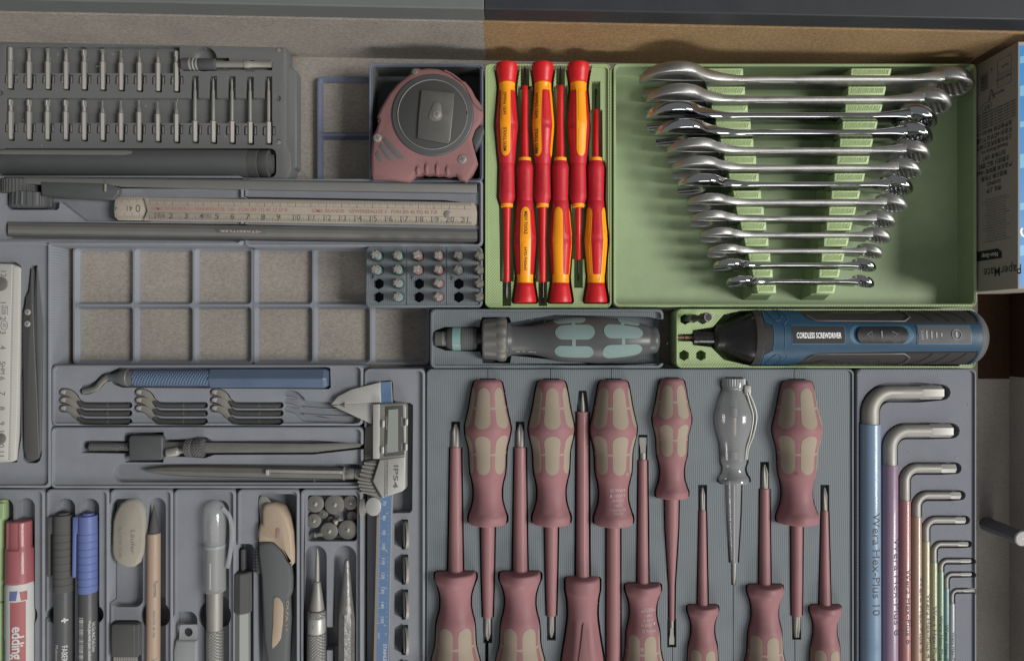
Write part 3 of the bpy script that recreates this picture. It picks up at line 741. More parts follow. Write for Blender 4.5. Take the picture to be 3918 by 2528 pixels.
for i in range(127):
    y = 300+i*9.93; e = 98-(y-300)*.022; h = 42 if i % 10 == 5 else (32 if i % 5 == 0 else 20)
    a_, b_ = TE(e-h+(-4), y-1.1, z), TE(e-4, y+1.1, z); mk.add([(a_.x, a_.y, z), (b_.x, a_.y, z), (b_.x, b_.y, z), (a_.x, b_.y, z)], [(0, 1, 2, 3)])
mk.build('scale_marks', m_ink, ws, sm=0)
mk = M(); z = ZW+.26
for s, y in (('12', 335), ('0', 380), ('1', 527), ('2', 630), ('3', 722), ('4', 820), ('5', 922), ('6', 1022), ('7', 1120), ('8', 1218), ('9', 1316), ('1', 1368), ('0', 1462), ('11', 1515)):
    print_flat(mk, s, TE(22-(y-300)*.012, y, z), (0, -1, 0), (1, 0, 0), 5.4 if s != '0' else 5.4)
print_flat(mk, 'HM', TE(16, 965, z), (0, -1, 0), (1, 0, 0), 4.2); print_flat(mk, '1m', TE(30, 575, z), (0, -1, 0), (1, 0, 0), 4.2); print_flat(mk, 'III', TE(28, 675, z), (0, -1, 0), (1, 0, 0), 3.2)
for q in (((14, 548), (48, 548), (48, 602), (14, 602), (14, 548)),): line3(mk, [TE(u, v, z) for u, v in q], .14)
line3(mk, [TE(28+22*math.cos(a), 675+30*math.sin(a), z) for a in [i*math.pi/8 for i in range(17)]], .14)
mk.build('numerals', m_ink, wr, sm=0)
for y, r in ((405, 5.5), (1415, 4.2)):
    c = TE(8, y, ZW); m = M(); disc(m, (c.x, c.y), r*.85, ZW, ZW+.7, .4, 28); m.build('joint_rivet', m_stld, wr)
tw = thing('tweezers', 'black pointed tweezers with two small bright screws in the left tray', 'tweezers', TE(205, 1000, -5))
m = M().prism(TE.pl([(232, 292), (240, 310), (262, 520), (276, 690), (270, 900), (262, 1200), (262, 1480), (245, 1530), (247, 1340), (235, 1000), (218, 700), (216, 520), (224, 380)], -1), -7, -2, ch=.4); m.build('arm', m_blk2, tw)
m = M().prism(TE.pl([(205, 300), (212, 330), (214, 545), (225, 850), (240, 1150), (248, 1340), (252, 1520), (240, 1550), (205, 1564), (170, 1548), (156, 1480), (152, 1100), (148, 700), (150, 600), (166, 540), (168, 490), (188, 455), (196, 380)], -1), -6.5, -1, ch=.4); m.build('arm', m_blk, tw)
m = M(); line3(m, [TE(u, v, -.9) for u, v in ((213, 540), (224, 850), (240, 1160), (250, 1420), (255, 1535))], .16); m.build('bright_edge', m_stl, tw)
screw(tw, TE, 181, 588, -1, 2.0, m_stlb); screw(tw, TE, 179, 665, -1, 2.0, m_stlb)

# ---------------------------------------------------------------- deburring tool bin
cuts = []
hp = [(345+385, 0)]
blade_paths = []
for cx in (0, 495, 990):
    for dy in (0, 52, 106):
        blade_paths.append([(402+cx, 1110+dy), (440+cx, 1112+dy), (475+cx, 1130+dy), (505+cx, 1165+dy), (540+cx, 1190+dy), (590+cx, 1197+dy), (846+cx, 1197+dy)])
for i, bp_ in enumerate(blade_paths):
    q = [tuple(p) for p in smoothpath([(*TE(u, v, -2.6)[:2], 0) for u, v in bp_], 3)]
    cuts.append((strokepoly(q, [2.7]*9+[2.15]*(len(q)-9)), -6.5))
for dy in (0, 52, 106):
    q = smoothpath([(*TE(u, v, -2.6)[:2], 0) for u, v in [(1880, 1118+dy*.95), (1935, 1126+dy), (1975, 1160+dy), (2020, 1190+dy*.9), (2320, 1205+dy*.85)]], 3)
    cuts.append((strokepoly(q, 2.1), -5.5))
cuts.append(pit(TE, [(700, 985), (780, 952), (2145, 946), (2162, 956), (2166, 1082), (2150, 1092), (800, 1082), (740, 1060)], -9))
q = smoothpath([(*TE(u, v, -2.6)[:2], 0) for u, v in [(548, 1098), (590, 1090), (640, 1060), (680, 1020), (740, 1005)]], 4)
cuts.append((strokepoly(q, 3.2), -7))
bin_('deburring_bin', 'blue grey bin holding the blue deburring tool above rows of spare blades', 196, 1396, 1389, 1628, m_bin, cuts, lip=9)
db = thing('deburring_tool', 'blue deburring tool with knurled grip, hexagonal end and curved steel blade', 'deburring tool', TE(1200, 1018, -3))
R = Rev(TE, 888, 1017, -2.5, 'right', [(0, 54), (498, 56)], smooth=False); m = M(); R.skin(m, n=40); m.build('knurled_grip', m_bluek, db)
R = Rev(TE, 1385, 1020, -2.5, 'right', [(0, 66), (6, 70), (745, 72), (768, 56)], smooth=False); m = M(); R.skin(m, n=6); h = m.build('hex_handle', m_blue, db, sm=20, bev=.5)
h.rotation_euler = (0, 0, 0)
R = Rev(TE, 720, 1015, -2.5, 'right', [(0, 22), (20, 26), (60, 40), (90, 54), (118, 55), (120, 50), (170, 50)], smooth=False); m = M(); R.skin(m, n=32); m.build('nose', m_blk2, db)
R = Rev(TE, 720, 1015, -2.5, 'right', [(112, 52), (116, 56), (122, 56), (126, 52)], smooth=False); m = M(); R.skin(m, n=32); m.build('nose_ring', m_stld, db)
m = M(); m.tube(smoothpath([TE(745, 1012, -2.4), TE(700, 1018, -2.4), TE(665, 1045, -2.4), TE(635, 1080, -2.4), TE(595, 1098, -2.4), TE(545, 1108, -2.6)]), [2.1]*14+[1.9]*12, n=14, flat=.75); m.build('curved_blade', m_stld, db)
bi = 0
def bname(i):
    return f'{["upper", "middle", "lower"][i%3]} spare blade of the {["left", "middle", "right"][i//3]} stack of curved deburring blades'
for i, bp_ in enumerate(blade_paths):
    t = thing('deburring_insert', bname(i), 'spare blade', TE(bp_[3][0], bp_[3][1], -4), 'spare deburring blades')
    pts = smoothpath([TE(u, v, -3.6) for u, v in bp_], 4)
    m = M(); m.tube(pts[13:], [1.4, 1.5]+[1.5]*(len(pts)-15), n=12); m.build('rod', mat('faded_rod_black', (62, 62, 61), .5), t)
    m = M(); hp_ = [tuple(p[:2]) for p in pts[1:14]]; m.prism(strokepoly(hp_, [1.5, 1.9, 2.1, 2.2, 2.2, 2.2, 2.2, 2.2, 2.1, 2.0, 1.9, 1.8, 1.7]), -4.6, -3.0, ch=.3); m.build('blade_head', mat('faded_blade', (126, 123, 117), .4, metal=.3, vary=.04), t)
    a_ = pts[2]; m = M().prism(TE.pl([(bp_[0][0]-3, bp_[0][1]-4), (bp_[0][0]+8, bp_[0][1]-13), (bp_[0][0]+30, bp_[0][1]-10), (bp_[0][0]+22, bp_[0][1]+15), (bp_[0][0]+2, bp_[0][1]+8)], -3), -3.4, -2.9, ch=.1); m.build('ground_edge', m_stlb, t)
    for u_ in (708,): 
        m = M(); c = bp_[6][0]-138; m.tube([TE(c, bp_[6][1], -3.6), TE(c+6, bp_[6][1], -3.6)], 1.6, n=14); m.build('rod_collar', m_stld, t)

# ---------------------------------------------------------------- marking gauge and scriber bin
cuts = [pit(TG, [(530, 100), (600, 95), (812, 100), (812, 42), (1070, 42), (1072, 90), (1230, 90), (1290, 70), (1350, 75), (1390, 100), (2050, 95), (2385, 118), (2392, 130), (2385, 150), (2050, 188), (1400, 190), (1340, 212), (1250, 205), (1072, 200), (1068, 240), (815, 240), (812, 182), (530, 178)], -12),
        (strokepoly([TG(785, 315)[:2], TG(2320, 315)[:2]], 6.2), -9)]
bin_('gauge_bin', 'blue grey bin holding the dark marking gauge and the slim steel scriber', 192, 1633, 1389, 1867, m_bin, cuts, lip=9)
mg = thing('marking_gauge', 'dark steel marking gauge with square block, knurled end and clamp screw', 'marking gauge', TG(960, 140, -6))
m = M().prism(TG.pl([(1060, 108), (2040, 118), (2350, 112), (2372, 126), (2350, 142), (2040, 176), (1400, 178), (1060, 172)], -1), -5, -1.5, ch=.4); m.build('flat_beam', m_stld, mg)
R = Rev(TG, 588, 137, -5, 'right', [(0, 22), (8, 28), (240, 28), (262, 27)], smooth=False); m = M(); R.skin(m, n=28); m.build('knurled_rod', m_knurlb, mg)
m = M().prism(trr(TG, 842, 66, 1064, 226, 2.2, 2), -14, 2, ch=.8); m.build('block', m_blkg, mg, sm=50)
R = Rev(TG, 1092, 180, 1, 'right', [(0, 20), (6, 29), (70, 29), (84, 20), (86, 16), (150, 16), (155, 20), (190, 20)], smooth=False, ang=9); m = M(); R.skin(m, n=26); m.build('clamp_screw', m_stl, mg)
R = Rev(TG, 1215, 145, -.5, 'right', [(0, 30), (6, 54), (46, 58), (50, 50), (66, 58), (118, 60), (124, 40)], smooth=False); m = M(); R.skin(m, n=60, sec=lambda q, t: 1+.02*math.cos(math.radians(q*20))); m.build('thumb_knob', m_knurlb, mg)
sb = thing('scriber', 'slim grey steel scriber with pointed tip and pocket clip', 'scriber', TG(1500, 310, -5))
R = Rev(TG, 945, 290, -4.2, 'right', [(0, 1.5), (30, 12), (70, 20), (110, 25), (180, 32), (350, 38), (1300, 40), (1340, 41)], smooth=False, ang=-1.0); m = M(); R.skin(m, n=8); m.build('barrel', m_stld, sb, sm=25)
m = M(); R.skin(m, n=26, prof=[(1300, 41), (1310, 46), (1312, 46), (1318, 38)]); R.skin(m, n=26, prof=[(1320, 34), (1326, 38), (1375, 38), (1380, 30), (1384, 30), (1386, 37), (1450, 38), (1462, 30)]); m.build('cap', m_stl, sb)
m = M(); a_ = R.pt(820, -20, .9); b_ = R.pt(1290, -20, .9); m.tube([a_, R.pt(850, -20, 1.2), b_, R.pt(1305, -20, .2)], [1.9, 1.4, 1.3, 1.3], n=4, flat=.5, rot=.785); m.build('pocket_clip', m_stl, sb)
m = M(); m.box(R.pt(812, -40, 0), R.pt(832, 8, 2)); m.build('clip_end', m_stlb, sb, bev=.2)

# ---------------------------------------------------------------- bottom row of bins
YB = 2660
def col_bin(nm, label, u0, u1, cuts, m=None): return bin_(nm, label, u0, 1871, u1, YB, m or m_bin, cuts, lip=9, deck=-2.2)
def slot(T, x0, x1, y0, y1, r, z=-9): return (trr(T, x0, y0, x1, y1, r, -2.2, 8), z)
cyl = lambda T, x, y, r, z: (circ(T(x, y, -2.2)[:2], r, 28), z)
col_bin('marker_bin', 'blue grey bin at the bottom left corner with the lime and red markers', -120, 169, [slot(TG, -60, 88, 476, 1900, 6), slot(TG, 106, 228, 472, 1900, 6), cyl(TG, 160, 1238, 8.6, -14)])
col_bin('marker_bin', 'blue grey bin with the black marker and the blue capped marker', 175, 416, [slot(TG, 372, 492, 476, 1900, 6), slot(TG, 528, 650, 476, 1900, 6), cyl(TG, 372, 1235, 6.4, -14), cyl(TG, 612, 1235, 6.8, -14)])
col_bin('eraser_bin', 'blue grey bin with the grey eraser, peach pencil and small black brush', 420, 661, [slot(TG, 726, 936, 478, 1186, 5.5), slot(TG, 728, 928, 1270, 1900, 4, -8), slot(TG, 968, 1086, 470, 1900, 6), cyl(TG, 1018, 1238, 10, -14)])
col_bin('knife_bin', 'blue grey bin with the clear capped craft knife and clear plastic hang tab', 664, 901, [slot(TG, 1338, 1500, 486, 1900, 6, -8), slot(TG, 1138, 1292, 1214, 1900, 6, -10), cyl(TG, 1405, 1238, 11, -14)])
col_bin('cutter_bin', 'blue grey bin with the black and peach cutter knife and its blade case', 907, 1145, [slot(TG, 1545, 1660, 772, 1900, 3, -12), (trr(TG, 1690, 446, 1938, 1900, 3, -2.2), -12.4)])
cone_cuts = [(trr(TN, 246, 284, 626, 634, 2.4, -2.2), -11), slot(TN, 222, 396, 664, 1800, 7.5, -9), slot(TN, 440, 620, 664, 1800, 7.7, -9.1), (trr(TN, 380, 1282, 460, 1458, .3, -2.2), -12)]
bin_('punch_bin', 'blue grey bin with a tray of small steel cones above two steel punches', 1149, 1871, 1386, YB, m_bin, cone_cuts, lip=9, deck=-2.2)

def marker_body(T, R, parent, t0, t1, mt, name='barrel', n=36):
    m = M(); R.skin(m, t0, t1, n=n); return m.build(name, mt, parent)
mk1 = thing('marker_pen', 'lime green marker cut off by the left edge of the photo', 'marker', TG(-15, 1000, -3))
R = Rev(TG, -26, 475, -3, 'down', [(0, 50), (8, 68), (18, 71), (130, 72), (134, 68), (660, 70), (664, 50), (668, 64), (690, 70), (1300, 70)], smooth=False); m = M(); R.skin(m, 0, 664, n=36); m.build('cap', m_lime, mk1)
m = M(); R.skin(m, 664, 1300, n=36); m.build('barrel', mat('faded_light_lime', (142, 160, 122), .4), mk1)
m = M(); m.box(TG(8, 500, 5), TG(22, 610, 8)); m.build('clip', m_lime, mk1, bev=.5)
mk2 = thing('marker_pen', 'white marker with crimson cap and red lettered label beside the lime marker', 'marker', TG(132, 1100, -2))
R = Rev(TG, 132, 616, -2, 'down', [(0, 66), (6, 76), (175, 78), (185, 82), (350, 84), (390, 86), (400, 80), (404, 80), (420, 86), (1300, 87)], smooth=False)
m = M(); R.skin(m, 0, 402, n=48, sec=lambda q, t: 1-(.10 if (int((q+30) / 60) % 2 == 0 and t < 180) else 0)); m.build('cap', m_redcap, mk2, sm=30)
m = M(); R.skin(m, 402, 1300, n=48); bar = m.build('barrel', m_white, mk2)
m = M(); R.patch(m, [(510, -6, 54), (912, -6, 54)], off=.06, n=14, sink=.02); m.build('label_band', mat('faded_label_red', (138, 82, 84), .45), mk2)
m = M(); print_rev(m, R, 'edding', 770, 30, 84, .02, sx=1.0, off=.14, space=.95); print_rev(m, R, '®', 905, 56, 18, off=.14); m.build('brand_lettering', m_inkw, mk2, sm=0)
m = M(); print_rev(m, R, 'permanent', 860, -58, 52, 0, sx=.9, off=.12); m.build('type_lettering', mat('faded_blue_ink', (92, 94, 108), .6), mk2, sm=0)
m = M(); R.patch(m, [(445, 30, 60), (503, 36, 60)], off=.07, n=8, sink=.02); m.build('emblem', mat('faded_label_red', (138, 82, 84), .45), mk2)
m = M(); R.patch(m, [(438, -8, 24), (500, -10, 18)], off=.07, n=8, sink=.02); m.build('emblem', mat('faded_label_blue', (84, 92, 128), .45), mk2)
def ribbed_cap(t0, t1, r, n=8):
    p = [(0, 30), (2, 36), (10, 37), (12, 36), (16, 58), (20, r-1), (t0, r)]
    d = (t1-t0)/n
    for i in range(n): p += [(t0+i*d+1.5, r-2.4), (t0+i*d+4, r+.4), (t0+(i+1)*d-1, r+.4)]
    return p+[(t1, r), (t1+3, r-4)]
mk3 = thing('marker_pen', 'black permanent marker with black ribbed cap and white lettering', 'marker', TG(412, 1100, -2))
R = Rev(TG, 416, 566, -2, 'down', ribbed_cap(135, 510, 60)+[(515, 56), (1350, 57)], smooth=False)
m = M(); R.skin(m, 0, 513, n=44); m.build('cap', m_blk, mk3)
m = M(); R.skin(m, 513, 1350, n=44); m.build('barrel', m_blkg, mk3)
m = M(); m.prism(TG.pl([(312, 594), (352, 590), (352, 700), (330, 712), (330, 985), (322, 990), (314, 980)], 0), -4, 1, ch=.5); m.build('clip', m_blk, mk3)
m = M(); print_rev(m, R, 'FABER-CASTELL', 985, 31, 36, .01, off=.14, sx=1.05); print_rev(m, R, 'Multimark permanent', 972, -12, 29, 0, off=.14); print_rev(m, R, '✤', 690, 31, 40, .02, off=.14); m.build('brand_lettering', m_inkw, mk3, sm=0)
mk4 = thing('marker_pen', 'black barrelled marker with ribbed blue cap and white barcode', 'marker', TG(575, 1100, -2))
R = Rev(TG, 575, 570, -2, 'down', ribbed_cap(130, 512, 60)+[(517, 57), (1350, 58)], smooth=False)
m = M(); R.skin(m, 0, 515, n=44); m.build('cap', m_bluecap, mk4)
m = M(); R.skin(m, 515, 1350, n=44); m.build('barrel', m_blkg, mk4)
m = M(); m.prism(TG.pl([(476, 598), (530, 590), (530, 690), (498, 712), (494, 988), (484, 996), (472, 990)], 2), -3, 2.5, ch=.5); m.build('clip', m_bluecap, mk4)
m = M()
for i in range(46):
    t0 = 665+i*7; h_ = random.choice((1.4, 2.6, 3.8, 5)); R.patch(m, [(t0, -32, 2), (t0+h_, -32, 2)], off=.1, n=4, sink=.0)
m.build('barcode', m_inkw, mk4, sm=0)
m = M(); print_rev(m, R, 'Wood, glass, metal, plastic, cardboard', 820, 36, 18, .01, off=.12, sx=.95); print_rev(m, R, 'Holz, Glas, Metall, Plastik, Karton', 800, 51, 15, .01, off=.12, sx=.95); print_rev(m, R, 'PP', 675, -44, 16, off=.12); print_rev(m, R, 'Made in Germany', 770, -44, 17, off=.12); print_rev(m, R, '4 005401 526', 950, -44, 20, off=.12); m.build('small_lettering', m_inkw, mk4, sm=0)

er = thing('eraser', 'worn grey oval eraser with imprinted name beside the pencil', 'eraser', TG(835, 700, -2))
m = M().prism(TG.pl([(724, 720), (728, 630), (745, 570), (780, 510), (830, 482), (885, 482), (920, 510), (940, 560), (944, 650), (942, 770), (930, 840), (900, 905), (865, 930), (815, 932), (770, 915), (738, 880), (722, 830)], 1), -8, .6, ch=2.4); m.build('rubber_block', m_erase, er, sm=60)
m = M(); print_fit(m, 'Läufer', TG, 868, 682, 868, 836, 28, .72, 0); print_fit(m, 'PLASTIK 0140', TG, 785, 660, 785, 862, 20, .72, 0); m.build('imprint', mat('faded_imprint', (112, 108, 100), .8), er, sm=0)
pe = thing('pencil', 'peach mechanical pencil with black pointed tip beside the eraser', 'pencil', TG(1008, 1000, -3))
R = Rev(TG, 1008, 512, -3, 'down', [(0, 1), (14, 4), (30, 8), (180, 34), (188, 35), (190, 40), (196, 42), (1350, 45)], smooth=False, ang=-.35)
m = M(); R.skin(m, 0, 189, n=24); m.build('tip', m_blk, pe); m = M(); R.skin(m, 189, 1350, n=40); m.build('barrel', m_orange, pe)
m = M(); print_rev(m, R, 'Papermate', 545, 27, 24, .01, off=.1); print_rev(m, R, 'NON STOP  HB  USA', 770, 22, 17, 0, off=.1, space=1.1); m.build('lettering', m_ink, pe, sm=0)
m = M(); R.patch(m, R.stad(1005, 1300, 36, 22, 14), off=.8, n=6); m.build('clip', m_white, pe)
br = thing('small_brush', 'small black block brush with pale bristle ends below the eraser', 'brush', TG(820, 1400, -2))
m = M().prism(trr(TG, 734, 1296, 912, 1512, 1.6, 2), -7, 3, ch=.5); m.build('brush_block', m_blk, br)
m = M().box(TG(874, 1303, 3), TG(880, 1505, 3.2)); m.build('edge_stripe', m_stld, br, sm=0)
for i in range(14):
    m = M(); x = 748+i*11.4; m.tube([TG(x, 1508, 1), TG(x+random.uniform(-2, 2), 1700, -2)], .45, n=5); m.build('bristle', m_stl, br)

kn = thing('craft_knife', 'knurled steel craft knife under a clear plastic cap', 'craft knife', TG(1405, 1000, -2))
R = Rev(TG, 1405, 486, -1, 'down', [(0, 8), (8, 32), (25, 54), (60, 70), (110, 74), (200, 73), (290, 70), (560, 72), (590, 72), (598, 60)], smooth=False)
m = M(); R.skin(m, 0, 597, n=36); m.build('cap', m_clear, kn)
m = M(); R.skin(m, n=36, prof=[(286, 69), (290, 73), (304, 73), (308, 69)]); m.build('cap_band', m_clear2, kn)
R2 = Rev(TG, 1405, 486, -1, 'down', [(70, 2), (250, 34), (300, 40), (590, 44), (600, 52), (845, 50), (850, 54), (1400, 56)], smooth=False)
m = M(); R2.skin(m, n=28, prof=[(300, 30), (310, 40), (590, 40)]); m.build('collet', m_stld, kn)
m = M().prism(TG.pl([(1405, 570), (1432, 640), (1432, 800), (1385, 800), (1385, 660)], -1), -1.3, -.8); m.build('blade', m_stlb, kn)
m = M(); R2.skin(m, 595, 848, n=36); m.build('smooth_grip', m_stl, kn); m = M(); R2.skin(m, 848, 1400, n=36); m.build('knurled_grip', m_knurl, kn)
m = M(); m.tube(smoothpath([TG(1455, 540, 3), TG(1500, 590, 3), TG(1520, 680, 2.5), TG(1512, 800, 2), TG(1488, 930, 2)]), 1.5, n=10, flat=.6); m.build('cap_clip', m_clear, kn)
m = M(); m.tube([TG(1376, 900, 5.5), TG(1376, 1070, 5.5)], .55, n=6); m.build('painted_highlight', m_inkw, kn)  # white bead standing in for a highlight on the clear cap
tb = thing('hang_tab', 'clear plastic tab with a round hole over a clear box', 'plastic tab', TG(1225, 1400, -3))
o1 = M().prism(TG.pl([(1185, 1302), (1280, 1300), (1292, 1310), (1288, 1410), (1172, 1410), (1176, 1312)], -1), -2, -1); c = TG(1233, 1350, -1)
o = carve(o1, [M().prism(circ(c[:2], 2.9, 24), -4, 4)], 'tab', m_clear2, tb)
m = M().prism(TG.pl([(1148, 1408), (1286, 1408), (1284, 1700), (1136, 1700), (1132, 1480)], 1), -8, 1, ch=1.2); m.build('clear_box', m_clear2, tb, bev=.4)
bc = thing('blade_case', 'black capped grey blade case lying left of the cutter knife', 'blade case', TG(1590, 1150, -3))
R = Rev(TG, 1592, 952, -3.5, 'down', [(0, 50), (10, 58), (255, 60), (262, 52)], smooth=False); m = M(); R.skin(m, n=8); m.build('cap', m_blk, bc, sm=20, bev=.3)
R = Rev(TG, 1588, 1212, -3.5, 'down', [(0, 50), (6, 55), (500, 56)], smooth=False); m = M(); R.skin(m, n=6); m.build('body', mat('faded_case_grey', (124, 126, 124), .4), bc, sm=20, bev=.3)
m = M(); m.prism(trr(TG, 1574, 810, 1600, 950, 1.2, -4), -8, -4, ch=.5); m.build('hook', m_blk, bc)
ct = thing('cutter_knife', 'large snap blade cutter with peach head and black rubber body', 'cutter knife', TG(1800, 1050, -2))
P1 = [(1690, 765), (1785, 768), (1840, 818), (1896, 916), (1908, 1000), (1905, 1090), (1886, 1140), (1894, 1280), (1884, 1420), (1872, 1700), (1765, 1700), (1722, 1400), (1706, 1000), (1686, 830)]
P2 = [(1714, 640), (1710, 560), (1722, 520), (1750, 508), (1800, 510), (1850, 540), (1888, 610), (1912, 700), (1922, 830), (1920, 905), (1904, 922), (1884, 890), (1842, 820), (1788, 768), (1760, 762), (1690, 764), (1684, 700), (1698, 640)]
m = M().prism(TG.pl(P1, 2), -9, 2.4, ch=2.2, cb=1); m.build('body', m_blk2, ct, sm=60)
m = M().prism(TG.pl(P2, 2), -8, 2.8, ch=2.4, cb=1); m.build('head', m_orange2, ct, sm=60)
m = M().prism(TG.pl([(1790, 1130), (1806, 1118), (1830, 1128), (1850, 1160), (1856, 1200), (1850, 1300), (1838, 1392), (1812, 1430), (1784, 1457), (1777, 1430), (1786, 1300)], 2.5), 1.5, 2.9, ch=.4); m.build('grip_inset', m_orange2, ct)
m = M().prism(TG.pl([(1686, 500), (1695, 470), (1715, 458), (1740, 470), (1768, 505), (1750, 512), (1722, 530), (1714, 600), (1722, 700), (1708, 704), (1694, 600)], 0), -3, -1.6, ch=.3); m.build('blade_holder', m_stl, ct)
m = M(); q = TG.pl(rrect(1802, 668, 1834, 738, 14), 3); m.prism(q, 2, 2.95, ch=.1); m.build('head_eye', mat('faded_brown', (132, 110, 100), .5), ct)
for i in range(7):
    m = M(); m.box(TG(1668, 822+i*20, -2), TG(1694, 834+i*20, 1)); m.build('slider_rib', m_blk, ct, bev=.2)
m = M(); m.prism(trr(TG, 1672, 806, 1704, 966, .5, 0), -4, 0, ch=.3); m.build('slider', m_blk, ct)
m = M(); print_fit(m, 'OLFA', TG, 1882, 1140, 1876, 1280, 16, 2.5, .03); print_fit(m, 'L5', TG, 1876, 1300, 1874, 1340, 12, 2.5, .02); m.build('brand_lettering', m_orange2, ct, sm=0)

# small steel cones
cones = [(308, 350, 65, 'flat steel cone at the top left of the small compartment'), (455, 357, 75, 'widest flat steel cone at the top middle of the small compartment'), (575, 341, 54, 'steel cone at the top right of the small compartment'),
         (368, 428, 37, 'small steel cone below and between the top left and middle ones'), (297, 479, 54, 'medium steel cone at the left wall of the compartment'), (587, 443, 38, 'small steel cone at the right wall of the compartment'),
         (427, 472, 28, 'smallest steel cone in the centre of the compartment'), (413, 558, 67, 'large steel cone at the bottom middle of the compartment'), (553, 547, 73, 'large steel cone in the bottom right corner of the compartment')]
for i, (x, y, r, lb) in enumerate(cones):
    k = TN.k(-4); z = -4-(3 if r < 40 else 0); c = TN(x, y, z); t = thing('steel_cone', lb, 'steel cone', c, 'small steel cones')
    m = M(); disc(m, (c.x, c.y), r*k, z-3, z, .4, 40); m.build('rim_disc', m_stld, t)
    rr = min(r*.28, 18)*k; dx, dy = .2, .1
    m = M(); n = 10; vs = [(c.x+rr*math.cos(2*math.pi*j/n), c.y+rr*math.sin(2*math.pi*j/n), z+.02) for j in range(n)]+[(c.x+dx, c.y+dy, z+1.2)]
    m.add(vs, [(j, (j+1) % n, n) for j in range(n)]); m.build('cone_point', m_stl, t, sm=0)
sp = thing('small_punch_pin', 'tiny pointed steel pin in the bottom left corner of the cone compartment', 'steel pin', TN(310, 592, -6))
R = Rev(TN, 276, 594, -5, 'right', [(0, 2), (26, 14), (34, 22), (40, 14), (90, 20)], smooth=False, ang=12); m = M(); R.skin(m, n=16); m.build('pin_body', m_stl, sp)
sp = thing('steel_spacer', 'waisted copper tinted steel spacer right of the smallest cone', 'steel spacer', TN(486, 470, -6))
R = Rev(TN, 458, 492, -4, 'right', [(0, 24), (6, 26), (26, 10), (48, 22), (62, 28)], smooth=False, ang=40); m = M(); R.skin(m, n=16); m.build('spacer_body', m_stl, sp)

cpn = thing('centre_punch', 'automatic centre punch with knurled steel body and fine point', 'centre punch', TN(325, 1150, -2))
R = Rev(TN, 326, 686, -2, 'down', [(0, 2), (14, 5), (60, 12), (130, 16), (248, 18), (252, 24), (258, 27), (460, 56), (464, 50), (468, 64), (474, 68), (514, 68), (520, 62), (526, 65), (630, 67), (634, 62), (640, 70), (1200, 73)], smooth=False, ang=-.5)
m = M(); R.skin(m, 0, 250, n=28); m.build('point', m_stl, cpn); m = M(); R.skin(m, 250, 465, n=36); m.build('ferrule', m_stl, cpn)
m = M(); R.skin(m, 465, 520, n=48, sec=lambda q, t: 1+.02*math.cos(math.radians(q*24))); m.build('knurled_ring', m_knurl, cpn)
m = M(); R.skin(m, 520, 636, n=40); m.build('collar', m_stlb, cpn); m = M(); R.skin(m, 636, 1200, n=40); m.build('knurled_body', m_knurl, cpn)
m = M(); print_rev(m, R, 'II A', 572, -12, 18, .01, off=.1); m.build('collar_mark', m_ink, cpn, sm=0)
chs = thing('cold_chisel', 'worn dark steel punch with chipped tip and octagonal body', 'punch', TN(545, 1150, -2))
R = Rev(TN, 548, 768, -2, 'down', [(0, 8), (8, 17), (34, 22), (120, 30), (260, 42), (340, 52), (420, 60), (470, 64), (1100, 66)], smooth=False, ang=-.4)
m = M(); R.skin(m, 0, 400, n=16); R.skin(m, 400, 1100, n=8); m.build('forged_body', mat('worn_steel', (112, 111, 108), .4, metal=.4, bump=.9, bscale=350, vary=.12, vscale=250), chs, sm=25)
# ---------------------------------------------------------------- caliper bin
ext_ = []
cuts = [pit(TH, [(490, 78), (540, 74), (550, 84), (554, 176), (570, 190), (640, 192), (656, 204), (652, 750), (640, 766), (545, 768), (532, 1700), (395, 1700), (392, 560), (404, 320), (440, 300), (300, 240), (215, 205), (330, 112), (486, 82)], -11)]
ys_ = [(800, 957), (983, 1140), (1165, 1323), (1350, 1507), (1535, 1690)]
for y0, y1 in ys_:
    cuts.append((trr(TH, 594, y0, 630, y1, .5, -2.6), -13))
    c = TH(0, (y0+y1)/2, 0).y; a_, b_ = TH(556, 0, -2.6).x, TH(600, 0, -2.6).x
    m = M(); m.tube([(a_, c, -2), (b_, c, -2)], [7.2, 10.2], n=32); ext_.append(m)
bin_('caliper_bin', 'long slate bin under the digital caliper with slots for coin cells', 1393, 1410, 1626, YB, m_bin, cuts, lip=9, extra=ext_)
for i, (y0, y1) in enumerate(ys_):
    c = TH(616, (y0+y1)/2, -5.5); n = 10*.98
    t = thing('coin_cell', ['topmost coin cell standing in the caliper bin', 'second coin cell from the top in the caliper bin', 'third coin cell from the top in the caliper bin', 'fourth coin cell from the top in the caliper bin', 'coin cell cut off by the bottom edge of the photo'][i], 'coin cell', c, 'coin cells standing in slots')
    m = M(); m.tube([c+Vector((-1.0, 0, .3)), c+Vector((-.7, 0, .2)), c+Vector((1.0, 0, -.3)), c+Vector((1.2, 0, -.35))], [8.6, 9.6, 9.7, 9.2], n=48); m.build('cell_can', m_stl, t, sm=25)
    m = M(); m.tube([c+Vector((-1.4, 0, .4)), c+Vector((-.98, 0, .3))], [7.7, 8.4], n=48); m.build('cell_cap', m_stlb, t, sm=25)

